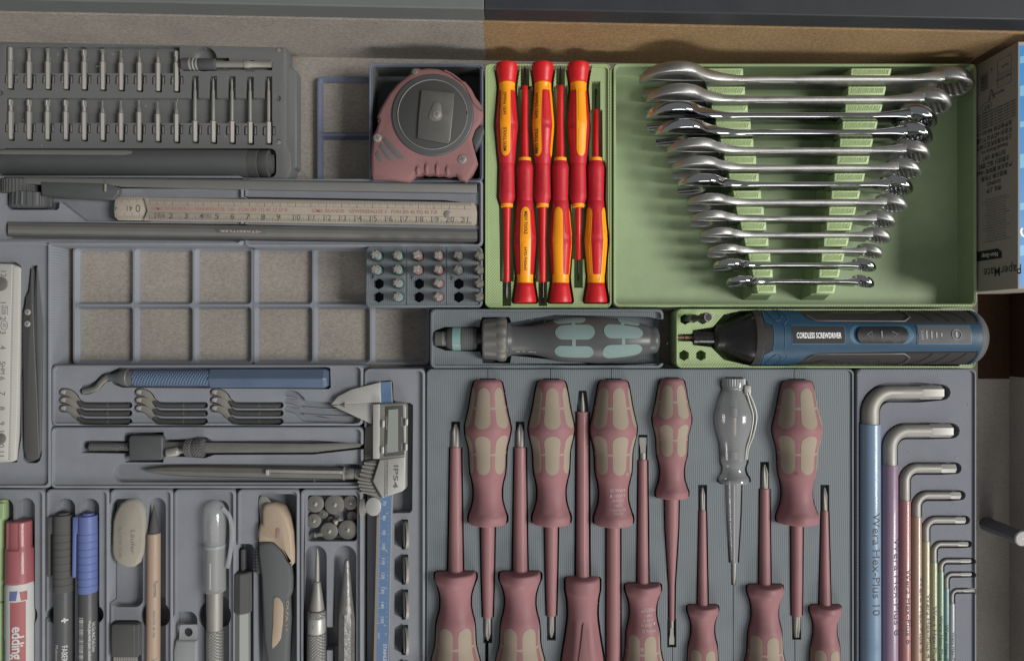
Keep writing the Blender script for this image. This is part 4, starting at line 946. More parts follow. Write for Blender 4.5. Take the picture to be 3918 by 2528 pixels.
cal = thing('digital_caliper', 'steel digital caliper with blue scale, display and wedge jaws', 'caliper', TH(530, 600, -6))
ZK = 2.5
m = M().prism(TH.pl([(225, 201), (262, 158), (335, 121), (483, 84), (487, 192), (425, 192), (298, 199)], ZK), -2, ZK-.5, ch=.35); m.build('fixed_jaw', m_stlb, cal, bev=0)
m = M().prism(TH.pl([(230, 206), (298, 200), (420, 193), (448, 199), (438, 304), (300, 240)], ZK), -2, ZK-.8, ch=.35); m.build('sliding_jaw', m_stlb, cal)
m = M(); a_, b_, c_ = TH(226, 203, -1), TH(301, 166, -1), TH(299, 240, -1); d_ = TH(298, 200, ZK+1.2); m.add([a_, b_, c_, d_], [(0, 1, 3), (0, 3, 2), (1, 2, 3), (0, 1, 2)]); m.build('jaw_tip_facet', m_stld, cal, sm=0)
# beam
bm_ = [(487, 82), (540, 80), (546, 190), (550, 680), (528, 1700), (448, 1700), (470, 680)]
m = M().prism(TH.pl([(487, 84), (541, 80), (548, 190), (548, 700), (526, 1700), (446, 1700), (466, 760), (474, 680), (480, 300)], 0), -4, 0, ch=.2); m.build('beam', m_stl, cal)
m = M().prism(TH.pl([(490, 86), (539, 83), (545, 190), (545, 700), (523, 1700), (460, 1700), (477, 760), (480, 680), (484, 300)], .2), -.5, .22); m.build('blue_scale_strip', m_scaleb, cal)
m = M().prism(TH.pl([(467, 790), (477, 790), (460, 1700), (446, 1700)], .3), -.4, .3); m.build('edge_strip', mat('faded_brass_edge', (136, 126, 112), .35, metal=.3), cal)
m = M(); mx_ = M()
def bx_(y): return 478-(y-700)*.0195
for i in range(84):
    y = 693+i*7.83; h_ = 18 if i % 10 == 3 else (13 if i % 5 == 3 else 8)
    if y > 1360: break
    a_, b_ = TH(bx_(y), y-.8, .3), TH(bx_(y)+h_, y+.8, .3); m.add([(a_.x, a_.y, .3), (b_.x, a_.y, .3), (b_.x, b_.y, .3), (a_.x, b_.y, .3)], [(0, 1, 2, 3)])
for i in range(60):
    y = 700+i*11.9
    if y > 1360: break
    a_, b_ = TH(bx_(y)+62, y-.7, .3), TH(bx_(y)+68, y+.7, .3); m.add([(a_.x, a_.y, .3), (b_.x, a_.y, .3), (b_.x, b_.y, .3), (a_.x, b_.y, .3)], [(0, 1, 2, 3)])
    if i % 2: print_flat(m, str((i//2) % 9+1), TH(bx_(y)+51, y, .3), (0, -1, 0), (1, 0, 0), 1.3)
for k, y in enumerate((715, 792, 868, 940, 1016, 1092, 1168, 1245, 1322)): print_flat(m, str(70+10*k), TH(bx_(y)+28, y, .3), (0, -1, 0), (1, 0, 0), 2.9, .01, sx=1.15)
for k, y in enumerate((768, 962, 1157, 1352)): print_flat(m, str(3+k), TH(bx_(y)+43, y, .3), (0, -1, 0), (1, 0, 0), 2.4)
print_flat(m, 'mm', TH(477, 1405, .3), (0, -1, 0), (1, 0, 0), 2.6); print_flat(m, 'in', TH(514, 1398, .3), (0, -1, 0), (1, 0, 0), 2.2); print_flat(m, 'STAINLESS', TH(507, 1505, .3), (0, -1, 0), (1, 0, 0), 3.1, .02)
m.build('scale_lettering', m_inkw, cal, sm=0)
# slider body
m = M().prism(TH.pl([(406, 318), (448, 300), (470, 300), (490, 480), (480, 500), (440, 600), (400, 520), (402, 400)], -2), -7, -1.5, ch=.5); m.build('slider_side', m_stld, cal)
HB = [(446, 200), (600, 194), (612, 198), (620, 212), (618, 470), (617, 640), (600, 655), (494, 691), (486, 686), (441, 600), (474, 500), (478, 484), (446, 484)]
m = M().prism(TH.pl(HB, 5), -4, 4.6, ch=.9); m.build('housing', m_stl, cal, bev=.2)
m = M().prism(TH.pl([(446, 200), (482, 198), (480, 484), (446, 484)], 4.8), 4.2, 4.95, ch=.2); m.build('housing_flange', m_stlb, cal)
m = M().prism(TH.pl([(482, 490), (613, 472), (613, 638), (598, 650), (496, 686), (447, 601)], 5), 4.2, 5.5, ch=.4); bp2 = m.build('battery_cover', m_stlb, cal)
m = M(); m.prism(TH.pl([(513, 211), (602, 205), (611, 464), (506, 472)], 5), 4.2, 5.2, ch=.2); m.build('bezel', m_blk, cal)
m = M(); m.prism(TH.pl([(528, 228), (578, 224), (578, 446), (520, 453)], 5.3), 4.8, 5.35); m.build('display', mat('lcd_grey', (126, 132, 126), .25), cal)
for x, y in ((500, 300), (497, 437), (621, 292), (619, 422)):
    m = M(); m.prism(trr(TH, x-8, y-20, x+8, y+20, 1, 5), 3.8, 6.2, ch=.5); m.build('button', m_stlb, cal)
m = M()
for s, x, y0, y1, h_ in (('ON/OFF', 517, 262, 332, 9), ('ZERO', 516, 408, 458, 9), ('mm/in', 597, 266, 316, 9), ('ABS', 596, 406, 442, 9)): print_fit(m, s, TH, x, y0, x, y1, h_, 5.4)
m.build('button_lettering', m_stlb, cal, sm=0)
m = M(); print_fit(m, 'IP54', TH, 566, 515, 562, 636, 24, 5.62, .02); print_fit(m, 'PROFESSIONAL', TH, 518, 500, 513, 676, 10, 5.62)
line3(m, [TH(u, v, 5.6) for u, v in ((510, 492), (524, 492), (522, 680), (506, 684), (510, 492))], .14); m.build('cover_lettering', m_stld, bp2, sm=0)
GP = [(382, 548), (404, 498), (476, 486), (474, 500), (441, 600), (486, 688), (470, 692), (388, 662), (366, 606)]
m = M().prism(TH.pl(GP, 3), -5, 2.6, ch=.8); m.build('thumb_grip', m_stld, cal)
for (a_, b_) in (((400, 505), (466, 512)), ((392, 522), (458, 532)), ((385, 542), (450, 555)), ((378, 562), (442, 576)), ((368, 585), (436, 597)), ((368, 604), (440, 612)), ((374, 622), (448, 630)), ((378, 640), (458, 648)), ((386, 657), (466, 668))):
    m = M(); m.tube([TH(*a_, 2.5), TH(*b_, 2.9)], .75, n=8); m.build('grip_rib', m_stl, cal)
R = Rev(TH, 378, 735, -1.5, 'right', [(0, 36), (6, 44), (26, 44), (30, 30), (52, 30)], smooth=False); m = M(); R.skin(m, n=72, sec=lambda q, t: 1+.03*math.cos(math.radians(q*24))); m.build('lock_screw', m_stl, cal)
c = TH(448, 733, 2); m = M(); m.prism([(c.x+6.1*(1+.02*(i % 2))*.82*math.cos(i*math.pi/40), c.y+6.1*(1+.02*(i % 2))*math.sin(i*math.pi/40)) for i in range(80)], -3, 2.4, ch=.3); m.build('thumb_roller', m_stlb, cal)

# ---------------------------------------------------------------- bit block
cuts = []; ext_ = []
cols = [768, 905, 1032, 1165, 1292, 1425]; rows = [225, 316, 403, 490]
full = {(0, 0), (0, 1), (1, 0), (1, 1), (1, 2), (1, 3), (2, 0), (2, 1), (3, 0), (3, 1), (3, 2), (3, 3), (4, 0), (4, 1), (5, 0), (5, 1), (5, 2), (5, 3)}
for i, x in enumerate(cols):
    for j, y in enumerate(rows):
        c = TF(x, y, -.8); cuts.append((circ((c.x, c.y), 3.75, 6, math.pi/6), -14))
for x in (947, 1208):
    a_ = TF(x, 165, -.8); b_ = TF(x+5, 545, -.8); cuts.append(([(a_.x, a_.y), (b_.x, a_.y), (b_.x, b_.y), (a_.x, b_.y)], -1.3))
c = TF(722, 356, -.8); cuts.append((circ((c.x, c.y), 1.6, 6), -2))
for x, y in ((980, 357), (1240, 362)):
    c = TF(x, y, -.8); p = [(c.x+(2.4 if k % 2 == 0 else .8)*math.cos(k*math.pi/4+.2), c.y+(2.4 if k % 2 == 0 else .8)*math.sin(k*math.pi/4+.2)) for k in range(8)]; cuts.append((p, -2))
bin_('bit_block', 'slate block with hexagonal holes and short screwdriver bits standing in them', 1399, 942, 1847, 1176, m_tray, cuts, deck=-.8, lip=8)
cn = ['leftmost', 'second', 'third', 'fourth', 'fifth', 'rightmost']; rn = ['top', 'second', 'third', 'bottom']
for (i, j) in sorted(full):
    x, y = cols[i], rows[j]; c = TF(x, y, -.8); tp = 15.5 if i % 2 == 0 and j < 2 else 13.5
    kind = ['star', 'star', 'cross', 'cross', 'dark', 'dark'][i]
    ringm = [m_tealr, m_tealr, m_pinkr, m_pinkr, None, None][i]
    t = thing('hex_bit', f'{"teal ringed star" if i < 2 else ("red ringed cross" if i < 4 else "dark plain")} bit standing in the block, {cn[i]} column, {rn[j]} row', 'bit', (c.x, c.y, -.8), 'short bits standing in the block')
    m = M(); m.tube([(c.x, c.y, -9), (c.x, c.y, 3.2), (c.x, c.y, 4.0)], [3.4, 3.4, 2.9], n=6, rot=math.pi/6); m.build('hex_shank', m_stld if i < 4 else m_stld, t, sm=20)
    m = M(); m.tube([(c.x, c.y, 3.8), (c.x, c.y, 4.2), (c.x, c.y, 10), (c.x, c.y, 10.4)], [2.7, 3.05, 3.05, 2.7], n=20); m.build('colour_ring' if ringm else 'neck', ringm or m_stld, t)
    m = M(); vs = []; n = 24; lev = [(10, 2.6), (tp-3.5, 2.7), (tp-1, 2.4), (tp, 1.5)]
    for z, r in lev:
        for q in range(n):
            a_ = 2*math.pi*q/n; f = 1+.2*math.cos(a_*(6 if kind == 'star' else 4)+i+j) if z > 10 else 1
            vs.append((c.x+r*f*math.cos(a_), c.y+r*f*math.sin(a_), z))
    fs = [(k*n+q, k*n+(q+1) % n, (k+1)*n+(q+1) % n, (k+1)*n+q) for k in range(3) for q in range(n)]+[tuple(range(3*n, 4*n))]
    m.add(vs, fs); m.build('bit_head', m_stl if i < 4 else m_stld, t, sm=28)

# ---------------------------------------------------------------- ratchet driver
cuts = [pit(TL, [(145, 275), (240, 240), (560, 240), (580, 150), (830, 150), (850, 200), (1250, 130), (2100, 150), (2235, 170), (2235, 570), (1700, 590), (1250, 540), (850, 500), (840, 570), (585, 570), (570, 465), (250, 455), (150, 420)], -15)]
bin_('ratchet_bin', 'slate bin holding the black and teal ratchet screwdriver', 1646, 1182, 2539, 1408, m_tray, cuts, lip=10)
rt = thing('ratchet_screwdriver', 'black ratchet screwdriver with teal grip panels and grey collar', 'screwdriver', TL(1300, 350, -2))
R = Rev(TL, 150, 348, -3, 'right', [(0, 50), (10, 66), (68, 66), (72, 60), (110, 64), (115, 84), (140, 96), (168, 102), (240, 104), (330, 103), (380, 96), (392, 70), (398, 44), (436, 44)], smooth=False)
m = M(); R.skin(m, n=36); ch_ = m.build('chuck', m_blk, rt)
m = M(); R.skin(m, n=36, prof=[(66, 60), (70, 68), (108, 68), (112, 62)]); m.build('chuck_band', m_stld, ch_)
m = M(); R.skin(m, n=40, prof=[(165, 98), (168, 105.5), (240, 107), (243, 100)]); m.build('teal_band', m_tealr, ch_)
for tt in (256, 276, 296, 316, 336): 
    m = M(); R.skin(m, n=36, prof=[(tt, 101), (tt+2, 105.5), (tt+12, 105.5), (tt+14, 101)]); m.build('sleeve_rib', m_blk2, ch_)
m = M(); print_rev(m, R, 'Wera', 222, 42, 34, .01, along=-1, off=.5) if 0 else print_rev(m, R, 'Wera', 205, 50, 34, .01, off=.55, across=0, along=1); m.build('band_lettering', m_stlb, ch_, sm=0)
R = Rev(TL, 588, 352, -2, 'right', [(0, 160), (8, 176), (20, 182), (130, 186), (150, 196), (190, 198), (212, 190), (222, 170)], smooth=False)
m = M(); R.skin(m, n=72, sec=lambda q, t: 1+(.03*math.cos(math.radians(q*12)) if t > 120 else (-.03 if int((q+8)/15) % 4 == 0 else 0))); m.build('ratchet_collar', mat('faded_collar', (106, 104, 102), .4, metal=.35), rt, sm=25)
R = Rev(TL, 800, 360, -2, 'right', [(0, 150), (12, 158), (60, 135), (200, 130), (330, 152), (470, 190), (600, 204), (730, 206), (850, 212), (960, 206), (1080, 190), (1180, 168), (1260, 146), (1300, 132), (1304, 126), (1360, 120), (1385, 100), (1398, 60)])
m = M(); R.skin(m, n=48); m.build('handle', m_blkg, rt)
tl = []
for t0, t1, qc, hw in ((440, 792, -22, 20), (436, 782, 31, 17), (430, 720, -68, 18), (872, 1228, -24, 19), (862, 1222, 30, 19), (1010, 1210, -66, 16)):
    m = M(); R.patch(m, R.stad(t0, t1, qc, hw), off=.25, n=10); m.build('grip_panel', m_teal, rt, sm=50)
for t0 in (590, 1030):
    m = M(); R.patch(m, [(t0, -70, 44), (t0+32, -70, 44)], off=.22, n=16); m.build('grip_band', m_teal, rt, sm=50)
for q in (50,):
    m = M()
    for t0, t1 in ((95, 130), (150, 175), (205, 245), (250, 275)): R.patch(m, [(t0, q, q+3), (t1, q, q+3)], off=.12, n=3)
    m.build('size_marks', m_stlb, rt)

# ---------------------------------------------------------------- big screwdriver tray
H0 = [(0, 30), (3, 52), (10, 66), (20, 73), (60, 82), (150, 97), (230, 115), (257, 119), (290, 115), (370, 97), (450, 93), (495, 89), (535, 79), (580, 73), (630, 75), (680, 88), (708, 99), (725, 101), (742, 99), (750, 93), (752, 80)]
H1 = [(t*.83, r*.84) for t, r in H0]
H1 = [(t*.826, r*.845) for t, r in H0]
drv = []
def hexneck(q, t): return 1+(.03*math.cos(math.radians(q*6)))
def driver(T, xc, y_end, up, L, scale, shaft, tip, phase, label, flat=False, prints=None, npan=True, gap=None):
    """y_end: the butt end of the handle (up=False: at top, blade points down) in tile px; shaft/tip lists of (t from butt, r)"""
    d = 'down' if not up else 'up'
    kx, kr = L/752., scale
    prof = [(t*kx, r*kr) for t, r in H0]
    z = -1.5
    R = Rev(T, xc, y_end, z, d, prof)
    c = R.pt(L*.6, 180, 0)
    t = thing('insulated_screwdriver', label, 'screwdriver', c, 'faded red and cream insulated screwdrivers')
    m = M(); R.skin(m, n=44, sec=lambda q, tt: 1+(.025*math.cos(math.radians(q*6+20)) if tt > L*.92 else 0)); hd = m.build('handle', m_pink, t, sm=50)
    if npan:
        for k in range(6):
            q = (phase+60*k+180) % 360-180
            if abs(q) > 100: continue
            for t0, t1 in ((40, 247), (282, 484)):
                m = M(); R.patch(m, R.stad(t0*kx, t1*kx, q, 22.5, 38*kr), off=.12, n=10, sink=.2); m.build('grip_panel', m_cream, t, sm=50)
        for t0 in (138, 374):
            m = M(); R.patch(m, [(t0*kx, -95, 95), ((t0+12)*kx, -95, 95)], off=.1, n=30, sink=.2); m.build('grip_band', m_cream, t, sm=50)
    Rs = Rev(T, xc, y_end, z, d, shaft, smooth=False); m = M(); Rs.skin(m, n=28); m.build('insulated_shaft', m_pinkT, t)
    t1 = shaft[-1][0]
    m = M()
    if flat:
        r0 = tip[0][1]; L1 = tip[-1][0]; rw = tip[-1][1]
        Rt = Rev(T, xc, y_end, z, d, [(t1-4, r0), (t1+(L1-t1)*.3, r0)], smooth=False); Rt.skin(m, n=20)
        rows_ = []
        for tt, ww, hh in ((t1+(L1-t1)*.28, r0*.8, r0*.75), (t1+(L1-t1)*.6, r0*.95, r0*.45), (t1+(L1-t1)*.75, rw, r0*.3), (L1, rw, r0*.2)):
            cc_ = Rt.p+Rt.a*(tt*Rt.k); w_, h_ = ww*Rt.k, hh*Rt.k
            rows_.append([cc_+Rt.s*(-w_)+Vector((0, 0, -h_)), cc_+Rt.s*w_+Vector((0, 0, -h_)), cc_+Rt.s*w_+Vector((0, 0, h_)), cc_+Rt.s*(-w_)+Vector((0, 0, h_)), cc_+Rt.s*(-w_)+Vector((0, 0, -h_))])
        m.grid(rows_); m.add(rows_[-1][:4], [(0, 1, 2, 3)])
    else:
        Rt = Rev(T, xc, y_end, z, d, [(t1-4, tip[0][1])]+list(tip), smooth=False); L1 = tip[-1][0]; L0_ = tip[0][0]
        Rt.skin(m, n=32, sec=lambda q, tt: 1-(.34*max(0, math.cos(math.radians(4*q)))**2 if tt > L0_+(L1-L0_)*.45 else 0))
    m.build('blade', m_stl, t, sm=30)
    drv.append((R, Rs, L1, t1))
    return t, R, Rs
def ph(t_end, t0, r): return [(t0, r), (t0+(t_end-t0)*.66, r), (t0+(t_end-t0)*.86, r*.62), (t_end, r*.2)]
tl1 = driver(TH, 1046, 68, False, 752, 1.0, [(745, 36), (1000, 32), (1238, 25), (1242, 22)], ph(1362, 1242, 18), -13, 'insulated cross screwdriver with its butt up, first from the left')
driver(TH, 1378, 68, False, 752, 1.0, [(745, 34), (1000, 30), (1230, 24), (1234, 21)], ph(1348, 1234, 15), 0, 'insulated cross screwdriver with its butt up, second of those from the left')
t3, R3_, _ = driver(TI, 200, 68, False, 756, 1.02, [(748, 35), (1200, 36), (1700, 36)], [(1700, 24), (1800, 20)], 13, 'insulated screwdriver with white print, butt up, right of the black tipped old screwdriver', flat=True)
driver(TI, 505, 62, False, 622, .845, [(614, 36), (780, 33), (1000, 20), (1080, 15), (1262, 13), (1264, 11)], [(1264, 10), (1390, 13)], 30, 'short handled slim flat blade screwdriver with butt up beside the clear tester', flat=True)
t5, R5_, _ = driver(TI, 1157, 70, False, 745, 1.07, [(738, 30), (1100, 28), (1230, 26), (1233, 22)], [(1233, 20), (1300, 18), (1320, 14), (1342, 12)], 13, 'insulated screwdriver with butt up and dull stub tip, right of the clear tester')
# blades pointing up: butt below the frame
def updrv(T, xc, ycol, L, scale, tiptop, shafttop, rs0, rs1, rtip, phase, label, flat=False):
    yb = ycol+L
    t1 = yb-shafttop; tt = yb-tiptop
    return driver(T, xc, yb, True, L, scale, [(L-8, rs0), (t1-3, rs1), (t1, rs1*.85)], [(t1, rtip), (tt, rtip*1.15)] if flat else ph(tt, t1, rtip), phase, label, flat=flat)
updrv(TH, 878, 1068, 752, 1.08, 303, 420, 38, 28, 23, 34, 'cross tipped insulated screwdriver pointing up, first from the left')
updrv(TH, 1215, 1068, 752, 1.08, 303, 420, 38, 29, 22, 28, 'cross tipped insulated screwdriver pointing up, between the two leftmost butt up ones')
t9, R9_, _ = updrv(TI, 354, 1130, 690, .93, 372, 487, 29, 22, 16, 18, 'flat blade insulated screwdriver pointing up with upside down white print', True)
updrv(TI, 666, 1243, 600, .8, 633, 750, 26, 17, 13, 20, 'slim star tipped insulated screwdriver pointing up, left of the clear tester point')
updrv(TI, 990, 1136, 690, .93, 513, 636, 30, 24, 18, 12, 'thick star tipped insulated screwdriver pointing up, right of the clear tester')
updrv(TI, 1304, 1243, 600, .8, 633, 752, 29, 17, 13, 22, 'slim insulated screwdriver pointing up, rightmost in the slate tray')
m = M()
for s, t_, sz in (('||| Wera', 564, 24), ('Δ 1000 V', 594, 22), ('△GS C', 616, 20), ('160 i', 642, 22), ('1,0x5,5x125', 664, 17), ('006120', 681, 17), ): print_rev(m, R3_, s, t_, 14, sz, .008, off=.12, across=1)
print_rev(m, R3_, '(22)', 735, 20, 17, off=.12, across=1); print_rev(m, R3_, '®', 485, 64, 26, off=.12, across=1)
m.build('handle_print', m_inkp, t3, sm=0)
m = M()
for s, dy, sz in (('006115', 1241, 16), ('0,8x4,0x100', 1253, 16), ('160 i', 1276, 20), ('△GS C', 1300, 18), ('Δ 1000 V', 1322, 20), ('Wera |||', 1352, 22), ('®', 1440, 24)): print_rev(m, R9_, s, 1820-dy, 18 if sz != 24 else -20, sz, .008, off=.12, across=-1)
m.build('handle_print', m_inkp, t9, sm=0)
m = M(); print_rev(m, R5_, '®', 475, -34, 24, off=.12, across=1)
m.build('handle_print', mat('faded_emboss', (126, 88, 90), .5), t5, sm=0)
# old screwdriver
old = thing('old_screwdriver', 'glossy old red screwdriver with torn sleeve, pointed steel tip and faceted handle', 'screwdriver', TH(1540, 1200, -6))
RO = Rev(TH, 1541, 2100, -1.5, 'up', [(0, 60), (20, 88), (400, 122), (560, 110), (700, 88), (800, 76), (870, 78), (915, 84), (930, 88), (985, 89), (1000, 82), (1006, 60)])
m = M(); RO.skin(m, n=6); RO2 = RO; m = M(); RO.skin(m, n=44, sec=lambda q, t: 1-(.09*(.5+.5*math.cos(math.radians(6*q))) if t < 790 else 0)); m.build('handle', m_pink, old, sm=40)
m = M(); RO.patch(m, [(500+j*12, -3-j*1.1*.6, 3+j*1.1*.6) if j < 0 else (790-j*12, -2-j*.9, 2+j*.9) for j in range(20)], off=.15, n=6); m.build('flat_facet', m_pinkM, old)
RS = Rev(TH, 1541, 2100, -1.5, 'up', [(1000, 34), (1850, 29), (1862, 31)], smooth=False); m = M(); RS.skin(m, n=28, sec=lambda q, t: 1+(.1*math.sin(math.radians(q*5)) if t > 1855 else 0)); m.build('sleeve', m_pinkT, old)
m = M(); RT = Rev(TH, 1541, 2100, -1.5, 'up', [(1855, 15), (1890, 13), (1960, 2.5)], smooth=False); RT.skin(m, n=12); m.build('blade', m_stl, old)
m = M(); RS.patch(m, [(1020, 10, 16), (1840, 10, 16)], off=.05, n=3, sink=.05); m.build('sleeve_stripe', mat('faded_gloss_red', (162, 126, 126), .2), old)  # lighter, glossier strip along the sleeve
# voltage tester
vt = thing('voltage_tester', 'clear plastic mains tester screwdriver with wire clip', 'voltage tester', TI(830, 500, -4))
RV = Rev(TI, 829, 62, -1.5, 'down', [(0, 30), (4, 56), (50, 60), (58, 56), (90, 68), (180, 94), (215, 97), (260, 92), (340, 72), (410, 66), (440, 64), (470, 56), (500, 62), (520, 75), (542, 77), (548, 60)])
m = M(); RV.skin(m, n=40); m.build('clear_handle', m_clear, vt, sm=50)
RV2 = Rev(TI, 829, 62, -1.5, 'down', [(546, 38), (700, 34), (962, 20)], smooth=False); m = M(); RV2.skin(m, n=24); m.build('clear_shaft', m_clear, vt)
m = M(); RV2.skin(m, n=10, prof=[(560, 8), (960, 8), (962, 13), (1020, 12), (1076, 5)]); m.build('blade', m_stl, vt)
m = M(); RV2.skin(m, n=20, prof=[(150, 12), (155, 22), (200, 22), (204, 12)]); RV2.skin(m, n=20, prof=[(380, 12), (384, 26), (420, 26), (424, 12)]); m.build('contact', m_stld, vt)
m = M(); RV2.skin(m, n=16, prof=[(205, 16), (300, 16)]); m.build('neon_lamp', mat('faded_copper', (142, 122, 108), .35, metal=.3), vt)
m = M(); pts = []
for i in range(80): a_ = i*.7; tt = 60+i*1.15; pts.append(RV2.p+RV2.a*(tt*RV2.k)+Vector((3.2*math.cos(a_)*.8, 0, 3.2*math.sin(a_)*.8)))
m.tube(pts, .3, n=6); m.build('spring', m_stl, vt)
m = M(); pts = []
for i in range(60): a_ = i*.7; tt = 300+i*1.3; pts.append(RV2.p+RV2.a*(tt*RV2.k)+Vector((2.4*math.cos(a_), 0, 2.4*math.sin(a_))))
m.tube(pts, .28, n=6); m.build('spring', m_stl, vt)
m = M(); RV.skin(m, n=60, prof=[(0, 44), (3, 60), (40, 60), (44, 50)], sec=lambda q, t: 1+.03*math.cos(math.radians(q*30))); m.build('end_cap', m_clear2, vt)
m = M(); m.prism(trr(TI, 882, 100, 918, 150, 1, 5), -2, 6, ch=.4); m.build('clip_collar', m_stl, vt)
for o_ in (0, 18):
    m = M(); m.tube(smoothpath([TI(896+o_*.6, 140, 6), TI(912+o_, 190, 6), TI(930+o_, 265, 6), TI(916+o_*.8, 360, 6), TI(896+o_*.5, 430, 5.5), TI(890+o_*.5, 488, 5)]), .62, n=8); m.build('clip_wire', m_stlb, vt)
# tray
cuts = []
for R, Rs, L1, t1 in drv:
    cuts.append((R.sil(1.0, ext=4), -17)); a_ = Rev.sil
    cuts.append((Rs.sil(1.0, t0=Rs.prof[0][0]-20), -11)); 
    q0 = Rs.p+Rs.a*((t1-10)*Rs.k); q1 = Rs.p+Rs.a*((L1+14)*Rs.k); h_ = Rs.s*3.0
    cuts.append(([tuple((q0-h_)[:2]), tuple((q0+h_)[:2]), tuple((q1+h_)[:2]), tuple((q1-h_)[:2])], -7))
cuts.append((RO.sil(1.3), -17)); cuts.append((RS.sil(1.3), -9)); cuts.append((RT.sil(2.2, ext=12), -7))
cuts.append((RV.sil(1.6, ext=5), -16)); cuts.append((RV2.sil(1.0), -8)); cuts.append((rrect(*TI(819, 1020)[:2], *TI(841, 1145)[:2], .5), -5))
for T, x, y0, y1 in ((TH, 1046, 14, 70), (TH, 1374, 14, 70), (TI, 190, 14, 70), (TI, 1145, 14, 70), (TI, 827, 1140, 1540), (TI, 1149, 1425, 1540), (TI, 510, 1462, 1540)):
    a_, b_ = T(x-1.6, y0, -1), T(x+2.0, y1, -1); cuts.append(([(a_.x, a_.y), (b_.x, a_.y), (b_.x, b_.y), (a_.x, b_.y)], -9))
for T, x, y0, y1 in ((TH, 1040, 1430, 1600),):
    a_, b_ = T(x-8, y0, -1), T(x+10, y1, -1); cuts.append(([(a_.x, a_.y), (b_.x, a_.y), (b_.x, b_.y), (a_.x, b_.y)], -14))
bin_('screwdriver_tray', 'wide slate grey tray with fitted pockets for the large insulated screwdrivers', 1631, 1411, 3268, YB, m_tray, cuts, lip=7, deck=-1.2)

# ---------------------------------------------------------------- hex keys
keys = [(446, 54, 300, 46, 137, 35, 822, (104, 124, 146), '10', 'thick blue sleeved hex key', 770, 1270, 46, 455),
        (548, 43, 513, 38, 337, 34, 871, (130, 108, 128), '8', 'purple sleeved hex key', 900, 1380, 38, 568),
        (626, 32, 698, 28, 532, 24, 891, (144, 100, 100), '6', 'red sleeved hex key', 1060, 1430, 31, 632),
        (688, 27, 783, 24, 673, 19, 917, (150, 124, 108), '5', 'peach sleeved hex key', 1100, 1480, 26, 704),
        (737, 22, 912, 19, 802, 17, 942, (152, 143, 118), '4', 'yellow sleeved hex key', 1190, 1508, 24, 742),
        (780, 18, 1022, 15, 927, 12, 958, (146, 148, 120), '3', 'pale yellow green sleeved hex key', 1255, 1560, 20, 777),
        (816, 15.5, 1070, 13, 1015, 10, 974, (118, 142, 120), '2.5', 'green sleeved hex key', 1300, 1580, 18, 812),
        (846, 14, 1158, 11, 1085, 9, 976, (104, 132, 132), '2', 'teal sleeved hex key', 1350, 1600, 18, 842),
        (875, 14, 1237, 10, 1170, 8, 991, (150, 152, 154), '1.5', 'white sleeved hex key, the smallest', 1385, 1600, 18, 876)]
cuts = []
for (x, r, y0, rm, ya, ra, xe, col, s, lb, ty0, ty1, th, tx) in keys:
    z = -2.0
    t = thing('hex_key', lb+' with its bent end to the right', 'hex key', TJ(x, y0, -5), 'coloured hex keys in size order')
    k = TJ.k(z)
    R = Rev(TJ, x, y0, z, 'down', [(0, r*.96), (3, r), (1400, r*1.03)], smooth=False); m = M(); R.skin(m, n=32 if r > 20 else 20); m.build('colour_sleeve', mat('sleeve_'+s, col, .32, vary=.03, coat=.15), t)
    cr = rm*2.0+ (12 if r > 20 else 8)
    pts = [TJ(x, y0+12, z), TJ(x, ya+cr, z)]
    for i in range(1, 9):
        a_ = math.pi/2*i/9; pts.append(TJ(x+cr-cr*math.cos(a_), ya+cr-cr*math.sin(a_), z))
    hexl = 118 if ra > 30 else (80 if ra > 20 else 56)
    pts += [TJ(x+cr, ya, z), TJ(xe-hexl, ya, z)]
    n_ = len(pts); rr = [rm*k+(ra*k-rm*k)*min(1, max(0, (i-1)/(n_-3))) for i in range(n_)]
    m = M(); m.tube(pts, rr, n=24); m.build('steel_arm', m_stl if r > 40 else m_stl, t, sm=50)
    m = M(); m.tube([TJ(xe-hexl-12, ya, z), TJ(xe-hexl+12, ya, z), TJ(xe-4, ya, z), TJ(xe, ya, z)], [ra*k*.8, ra*k*1.06, ra*k*1.06, ra*k*.85], n=6, rot=math.pi/6 if ra < 30 else 0); m.build('hex_end', m_stlb, t, sm=20)
    m = M(); print_rev(m, R, 'Wera Hex-Plus '+s, (ty0+ty1)/2-y0, tx-x, th*1.3, .0, off=.1, sx=(ty1-ty0)/(len('Wera Hex-Plus '+s)*th*.58)); m.build('lettering', mat('sleeve_ink', (62, 66, 74), .7), t, sm=0)
    zc_ = -4.2 if r > 30 else -3.4
    q = [tuple(p[:2]) for p in [TJ(x, 2200, z)]+pts+[TJ(xe+4, ya, z)]]
    cuts.append((strokepoly(q, [r*k+.3]+[rm*k+.8]*(len(q)-2)+[ra*k+.8]), z-r*k*.6-1.5))
    cuts.append((rrect(*TJ(x-r-2, y0-5)[:2], *TJ(x+r+3, 2300)[:2], .4), z-r*k*.6-1.4))
bin_('hex_key_bin', 'blue grey bin with hex keys lying in order of size', 3278, 1411, 3737, YB, mat('blue_print_b', (104, 107, 115), .55, bump=.4, bscale=260, kind='print', vary=.04), cuts, lip=7, deck=-1.4)
a_, b_ = TJ(382, 968, 0), TJ(1003, 970, 0)
